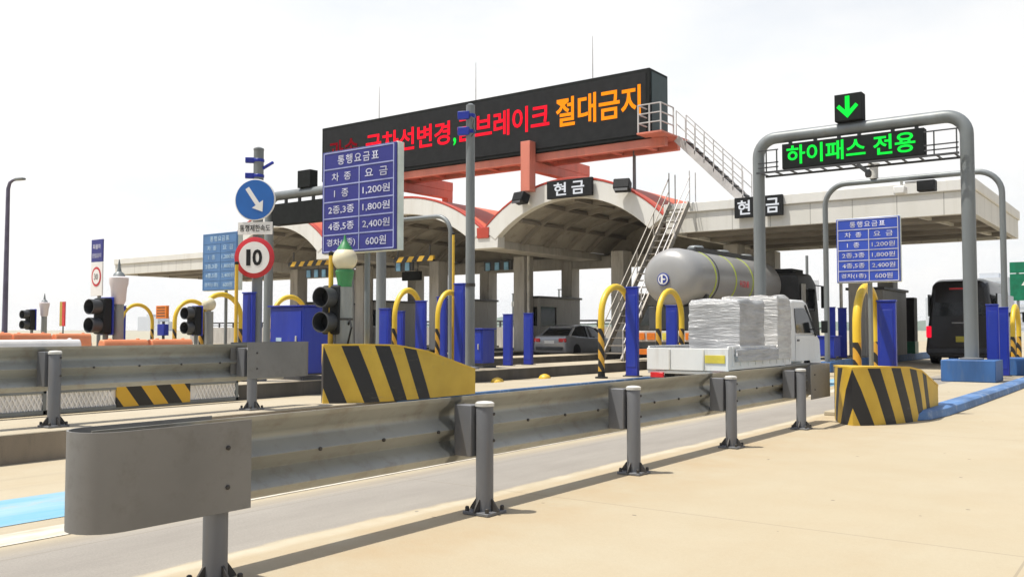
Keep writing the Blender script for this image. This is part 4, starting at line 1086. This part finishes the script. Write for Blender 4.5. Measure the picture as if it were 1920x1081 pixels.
def wrapped(label, loc, d, mat, sd):
    bm = bmesh.new(); bmesh.ops.create_cube(bm, size=1); bmesh.ops.subdivide_edges(bm, edges=bm.edges, cuts=14, use_grid_fill=True)
    for v in bm.verts:
        v.co.x *= d[0]; v.co.y *= d[1]; v.co.z = (v.co.z + .5) * d[2]
        n = noise.noise(Vector((v.co.x * 1.6 + sd, v.co.y * 1.6, v.co.z * 13)))
        n2 = noise.noise(Vector((v.co.x * 2, v.co.y * 2 + sd, v.co.z * 2)))
        k = 1 + .03 * n + .03 * n2 - (.05 if v.co.z > d[2] * .98 else 0)
        v.co.x *= k; v.co.y *= k; v.co.z *= 1 + .045 * n2
    me = bpy.data.meshes.new('wrapped_cargo'); bm.to_mesh(me); bm.free(); me.materials.append(M(mat))
    for p in me.polygons: p.use_smooth = True
    me.set_sharp_from_angle(angle=R(70))
    o = bpy.data.objects.new('wrapped_cargo', me); C.objects.link(o); o.location = loc
    return tag(o, label, 'cargo bundle', 'film wrapped bundles on the flatbed')
wrapped('large silver film wrapped bundle at the rear of the flatbed', (-7.25, 17.35, .86), (1.05, 1.3, .98), 'wrap_film', 1)
wrapped('low crumpled silver wrapping under the large bundle on the flatbed', (-7.3, 17.5, .645), (1.3, 2.2, .24), 'wrap_film', 5)
wrapped('paler taller film wrapped bundle just behind the flatbed cab', (-7.3, 19.02, .645), (1.25, .82, 1.32), 'wrap_pale', 9)

# tanker
t = thing('tank_truck', 'grey tank truck with round rear end and emblem, behind the flatbed truck', 'truck', (-11.95, 24.2, 0))
prof = [(.02, 0), (.4, .015), (.68, .06), (.86, .15), (.97, .28), (1.02, .42), (1.03, .55), (1.03, 6.9), (1.0, 7.0), (.8, 7.2), (.4, 7.33), (.02, 7.36)]
prof = [(r * .84, h) for r, h in prof]
m = MB(); m.lathe(prof, (0, 0, 2.8), 44, 'Y', 1.08, 1.0); tk = m.build('tank', 'tank_steel', t, 0, 25)
for y in (1.55,):
    m = MB(); m.lathe([(.866, y), (.88, y + .01), (.88, y + .07), (.866, y + .08)], (0, 0, 2.8), 44, 'Y', 1.08, 1.0); m.build('weld_band', 'dark_grey', tk)
for y in (1.35, 2.9, 4.3):
    m = MB(); m.lathe([(.866, y), (.877, y + .005), (.877, y + .07), (.866, y + .075)], (0, 0, 2.8), 44, 'Y', 1.08, 1.0); m.build('reflective_band', 'tank_band', tk)
m = MB(); m.span((-.32, 1.2, 3.63), (.32, 6.6, 3.68)); m.span((-.36, 1.2, 3.6), (-.32, 6.6, 3.74)); m.span((.32, 1.2, 3.6), (.36, 6.6, 3.74)); m.build('top_walkway', 'dark_grey', tk)
m = MB()
for y in (2.0, 4.0, 6.0): m.lathe([(.26, 3.68), (.26, 3.78), (.2, 3.84)], (0, y, 0), 18)
m.build_each('manhole', 'pole_grey', tk)
m = MB(); m.lathe([(.19, 0), (.19, -.02), (.17, -.03)], (-.1, -.02, 2.72), 28, 'Y'); em = m.build('emblem', 'emblem_blue', t)
m = MB(); m.lathe([(.155, -.03), (.155, -.036)], (-.1, -.02, 2.72), 28, 'Y'); m.build('emblem_disc', 'sign_white', em)
m = MB(); m.lathe([(.12, -.037), (.12, -.042)], (-.1, -.02, 2.72), 28, 'Y'); m.build('emblem_core', 'emblem_blue', em)
m = MB(); m.span((-.16, -.068, 2.6), (-.1, -.064, 2.84)); m.span((-.1, -.068, 2.7), (-.02, -.064, 2.74)); m.build('emblem_letter', 'sign_white', em)
text('위험물', 'lamp_red', tk, (.93, 3.6, 2.7), .22, .8, .02, '+X')
m = MB(); m.span((-.5, .4, .95), (-.35, 9.9, 1.25)); m.span((.35, .4, .95), (.5, 9.9, 1.25))
for y in (1.0, 3.0, 5.0, 6.6): m.span((-.8, y, 1.25), (.8, y + .15, 2.3))
m.build('chassis', 'dark_grey', t)
m = MB(); m.span((-1.18, .2, .9), (1.18, .34, 1.22)); lb = m.build('rear_light_bar', 'cap_pale', t, .01)
for x in (-.98, .98):
    m = MB(); m.box((x, .185, 1.06), (.3, .04, .2)); m.build('tail_lamp', 'tail_red' if x > 0 else 'lamp_orange', lb)
for x in (-.62, .62):
    m = MB(); m.box((x, .185, 1.06), (.26, .04, .2)); m.build('indicator_lamp', 'lamp_orange', lb)
m = MB(); m.box((0, .185, 1.06), (.5, .03, .2)); m.build('number_plate', 'plate_yellow', lb)
m = MB(); m.span((-1.15, .1, .52), (1.15, .22, .68)); m.build('underrun_bar', 'lamp_orange', t, .01)
m = MB(); m.span((-.85, .5, 1.25), (.85, .95, 1.95)); m.build('rear_box', 'dark_grey', t, .02)
for y in (2.0, 3.3, 9.6):
    for x in (-1.0, 1.0): wheel(t, x, y, .5, .34)
for s in (-1, 1):
    m = MB(); m.span((s * 1.05, 1.2, .98), (s * 1.2, 4.1, 1.08)); m.span((s * 1.02, 4.6, .55), (s * 1.18, 7.2, 1.2)); m.build('side_guard', 'dark_grey', t, .02)
m = MB(); m.loft([[(x, 8.1 + dy, z) for x, z in rrect(1.22, .75, 3.3 - dz, .16, 4, .08)] for dy, dz in ((0, .1), (.1, 0), (1.5, 0), (1.95, .25), (2.15, .95))]); cb = m.build('cab', 'dark_grey', t, 0, 40)
for s in (1, -1):
    m = MB(); m.span((s * 1.19 - .02, 8.75, 1.95), (s * 1.19 + .02, 9.75, 2.75)); m.build('side_window', 'glass_dark', cb)
    m = MB(); m.bar((s * 1.15, 9.9, 2.9), (s * 1.45, 10.05, 2.85), .04); m.box((s * 1.45, 10.05, 2.45), (.22, .1, .8)); m.build('mirror', 'black_plastic', cb, .03)
    m = MB(); m.span((s * 1.2, 8.2, .9), (s * 1.25, 8.6, 2.9)); m.build('side_deflector', 'cap_pale', cb, .02)
m = MB(); m.span((-.9, 8.2, 3.3), (.9, 9.4, 3.45)); m.build('roof_rack', 'black_plastic', cb, .03)

# silver sedan
t = thing('sedan', 'silver sedan stopped beside a toll booth under the first arch', 'car', (-22.1, 33.3, 0))
def sec(y, w2, z0, z1, r=.1): return [(x, y, z) for x, z in rrect(w2, z0, z1, r, 4, .04)]
m = MB(); m.loft([sec(0, .78, .35, .88), sec(.08, .86, .26, .98), sec(.5, .9, .22, 1.02), sec(1.0, .9, .2, .98), sec(2.2, .9, .2, .92), sec(3.4, .9, .2, .92), sec(4.1, .87, .22, .82), sec(4.45, .78, .3, .7, .08)]); bd = m.build('body', 'car_silver', t, 0, 40)
m = MB(); m.loft([[(x, y, z) for x, z in ((-w2, .88), (w2, .88), (w1, zt), (-w1, zt))] for y, w2, w1, zt in ((.42, .78, .74, .98), (1.0, .8, .62, 1.36), (1.5, .82, .62, 1.44), (2.3, .82, .62, 1.43), (2.8, .8, .62, 1.33), (3.5, .78, .72, .95))]); gh = m.build('glasshouse', 'glass_dark', t, .03, 40)
m = MB(); m.loft([[(x, y, z) for x, z in ((-w1, zt - .03), (w1, zt - .03), (w1 - .08, zt + .02), (-w1 + .08, zt + .02))] for y, w1, zt in ((.95, .66, 1.36), (1.5, .66, 1.45), (2.3, .66, 1.44), (2.82, .66, 1.34))]); m.build('roof', 'car_silver', t, .02, 40)
for s in (1, -1):
    m = MB()
    m.bar((s * .64, 1.0, 1.36), (s * .8, .35, .95), .09, .05); m.bar((s * .64, 2.8, 1.32), (s * .78, 3.5, .93), .06, .05); m.bar((s * .67, 1.9, 1.42), (s * .85, 1.9, .92), .07, .05)
    m.build('pillar', 'car_silver', gh)
    m = MB(); m.box((s * .66, .05, .8), (.36, .12, .17), s * R(10)); m.build('tail_lamp', 'lamp_red', bd, .03)
    m = MB(); m.box((s * .95, 2.75, 1.0), (.16, .1, .12)); m.build('mirror', 'car_silver', bd, .03)
    for y in (.85, 3.5): wheel(t, s * .8, y, .32, .2)
m = MB(); m.box((0, .02, .72), (.5, .06, .13)); m.build('number_plate', 'sign_white', bd)
m = MB(); m.box((0, .0, .44), (1.4, .1, .14)); m.build('rear_bumper', 'dark_grey', bd, .03)

# black minibus
t = thing('minibus', 'tall black minibus seen from behind in the right lane under the canopy', 'minibus', (-6.22, 35.8, 0))
t.scale = (1.22, 1, 1)
def bs(y, w2, z0, z1, r): return [(x, y, z) for x, z in rrect(w2, z0, z1, r, 5, .2)]
m = MB(); m.loft([bs(0, .86, .3, 2.9, .24), bs(.08, .93, .26, 3.0, .26), bs(.5, .96, .24, 3.08, .26), bs(4.8, .96, .24, 3.08, .26), bs(5.6, .92, .26, 2.6, .25), bs(6.1, .86, .3, 1.5, .2)]); bd = m.build('body', 'bus_black', t, 0, 40)
m = MB(); m.loft([[(-.68, -.012, 1.75), (.68, -.012, 1.75), (.6, .01, 2.62), (-.6, .01, 2.62)], [(-.68, .06, 1.75), (.68, .06, 1.75), (.6, .08, 2.62), (-.6, .08, 2.62)]]); m.build('rear_window', 'glass_dark', bd)
for s in (1, -1):
    m = MB(); m.box((s * .83, .0, 1.18), (.14, .1, .42)); m.build('tail_lamp', 'tail_red', bd, .03)
    m = MB(); m.span((s * .9, .6, 1.75), (s * .945, 4.6, 2.55)); m.build('side_window', 'glass_dark', bd)
    for y in (1.3, 4.7): wheel(t, s * .86, y, .36, .24)
    m = MB(); m.bar((s * .9, 5.5, 1.9), (s * 1.15, 5.6, 1.95), .04); m.box((s * 1.15, 5.6, 1.75), (.14, .08, .4)); m.build('mirror', 'black_plastic', bd, .02)
m = MB(); m.box((.12, -.015, .92), (.44, .03, .2)); m.build('number_plate', 'plate_yellow', bd)
m = MB(); m.box((0, -.03, .5), (1.8, .14, .2)); m.build('rear_bumper', 'dark_grey', bd, .04)
m = MB(); m.box((.05, -.015, 1.5), (.5, .03, .05)); m.build('boot_handle', 'rim', bd, .01)
m = MB(); m.box((0, -.005, 2.72), (.5, .04, .06)); m.build('brake_lamp', 'lamp_red', bd)

# ------------------------------------------------------------ far things
t = thing('road_sign', 'green highway direction sign beyond the plaza at the right edge', 'road sign', (-6.65, 62, 0))
for x in (-.9, .9):
    m = MB(); m.cyl((x, .1, 0), (x, .1, 5.2), .08); m.build('post', 'pole_grey', t)
m = MB(); m.span((-1.3, 0, 3.0), (1.6, .06, 4.6)); bd = m.build('board', 'sign_green', t)
m = MB(); m.span((-1.3, 0, 4.65), (1.6, .06, 5.3)); m.build('upper_board', 'sign_green', t)
m = MB(); m.prism([(-.5, 3.2), (-.3, 3.2), (-.3, 3.9), (-.1, 3.9), (-.4, 4.35), (-.7, 3.9), (-.5, 3.9)], 'XZ', -.012, -.004); m.build('arrow', 'sign_white', bd)
t = thing('road_sign', 'grey back of a road sign on a pole behind the flatbed truck cab', 'road sign', (-19.0, 58.5, 0))
m = MB(); m.cyl((0, 0, 0), (0, 0, 6), .09); m.build('post', 'pole_grey', t)
m = MB(); m.span((-.75, -.1, 3.1), (.75, -.04, 4.4)); m.build('board', 'city_grey', t)
for i, (px, h, wd, lab) in enumerate([(-94, 34, 22, 'pale grey far apartment tower left of the black minibus'), (-118, 22, 26, 'lower pale grey far block right of the right toll booth'), (-76, 17, 40, 'low wide far building behind the black minibus roof')]):
    q = thing('distant_building', lab, 'building', (px, 640, 0))
    m = MB(); m.span((-wd / 2, 0, 0), (wd / 2, 16, h)); m.build('wall', 'city_grey', q)
    m = MB(); m.span((-wd / 4, 3, h), (wd / 4, 10, h + 3)); m.build('roof', 'city_grey', q)
    m = MB()
    for fl in range(int(h / 3.2)):
        m.span((-wd / 2 + 1.5, -.12, fl * 3.2 + 1.4), (wd / 2 - 1.5, -.02, fl * 3.2 + 2.6))
    m.build_each('window_band', 'city_window', q)
def ridge(name, pts, depth, mat):
    m = MB(); rings = []
    for i, (x, y, h) in enumerate(pts):
        rings.append([(x, y, -2), (x, y + depth * .3, h * .7), (x, y + depth * .5, h), (x, y + depth, -2)])
    m.loft(rings); return struct(m.build(name, mat, None, 0, 80))
ridge('hills', [(-1500 + 60 * i, 1500, max(4, 18 + 16 * noise.noise(Vector((i * .31, 2, 0))) + 10 * noise.noise(Vector((i * .9, 5, 0))))) for i in range(52)], 240, 'hill_green')

# ------------------------------------------------------------ parapet wall beyond the plaza, far lamps and skyline
t = thing('parapet_wall', 'long low grey parapet wall with dark top rail beyond the canopy', 'wall', (0, 52, 0))
m = MB(); m.span((-75, 0, 0), (-20, .25, 1.45)); m.build('wall', 'column_concrete', t)
m = MB()
for i in range(28): m.span((-74.8 + 2 * i, .05, 1.45), (-74.7 + 2 * i, .17, 1.8))
m.span((-75, .04, 1.8), (-20, .2, 1.92)); m.span((-75, .09, 1.6), (-20, .13, 1.66)); m.build('top_rail', 'dark_grey', t)
def far_lamp(label, loc, h):
    q = thing('street_lamp', label, 'street lamp', loc, 0, 'distant lamp posts beyond the canopy')
    m = MB(); m.tube([(0, 0, 0), (0, 0, h * .6), (0, 0, h)], [.12, .09, .06], 8); m.build('pole', 'pole_grey', q)
    m = MB(); m.box((.45, 0, h), (1.1, .14, .1)); m.build('lamp_head', 'pole_grey', q, .02)
    m = MB(); m.box((0, 0, h * .8), (.3, .1, .4)); m.build('control_box', 'cap_pale', q, .02)
far_lamp('distant lamp post between the silver car booth and the tall grey pole', (-45.5, 63, 0), 4.3)
far_lamp('distant lamp post just left of the column beside the silver car', (-41.5, 64, 0), 4.6)
q = thing('distant_building', 'faint pale far block at left between two yellow hoops', 'building', (-1010, 640, 0))
m = MB(); m.span((-20, 0, 0), (22, 16, 17)); m.span((22, 2, 0), (40, 14, 11)); m.build('wall', 'city_grey', q)
m = MB(); m.span((-6, 3, 17), (6, 10, 20)); m.build('roof', 'city_grey', q)

# ------------------------------------------------------------ summer haze
b = NB('haze_air'); b.t.nodes.remove(b.b)
vol = b.n('VolumePrincipled'); vol.inputs['Color'].default_value = (0.96, 0.97, 1, 1); vol.inputs['Density'].default_value = 0.00022; vol.inputs['Anisotropy'].default_value = 0.2
b.l(vol.outputs[0], b.t.nodes['Material Output'].inputs['Volume'])
m = MB(); m.span((-1900, -300, -3.5), (700, 1900, 70)); hz = m.build('haze', 'haze_air'); hz['kind'] = 'stuff'
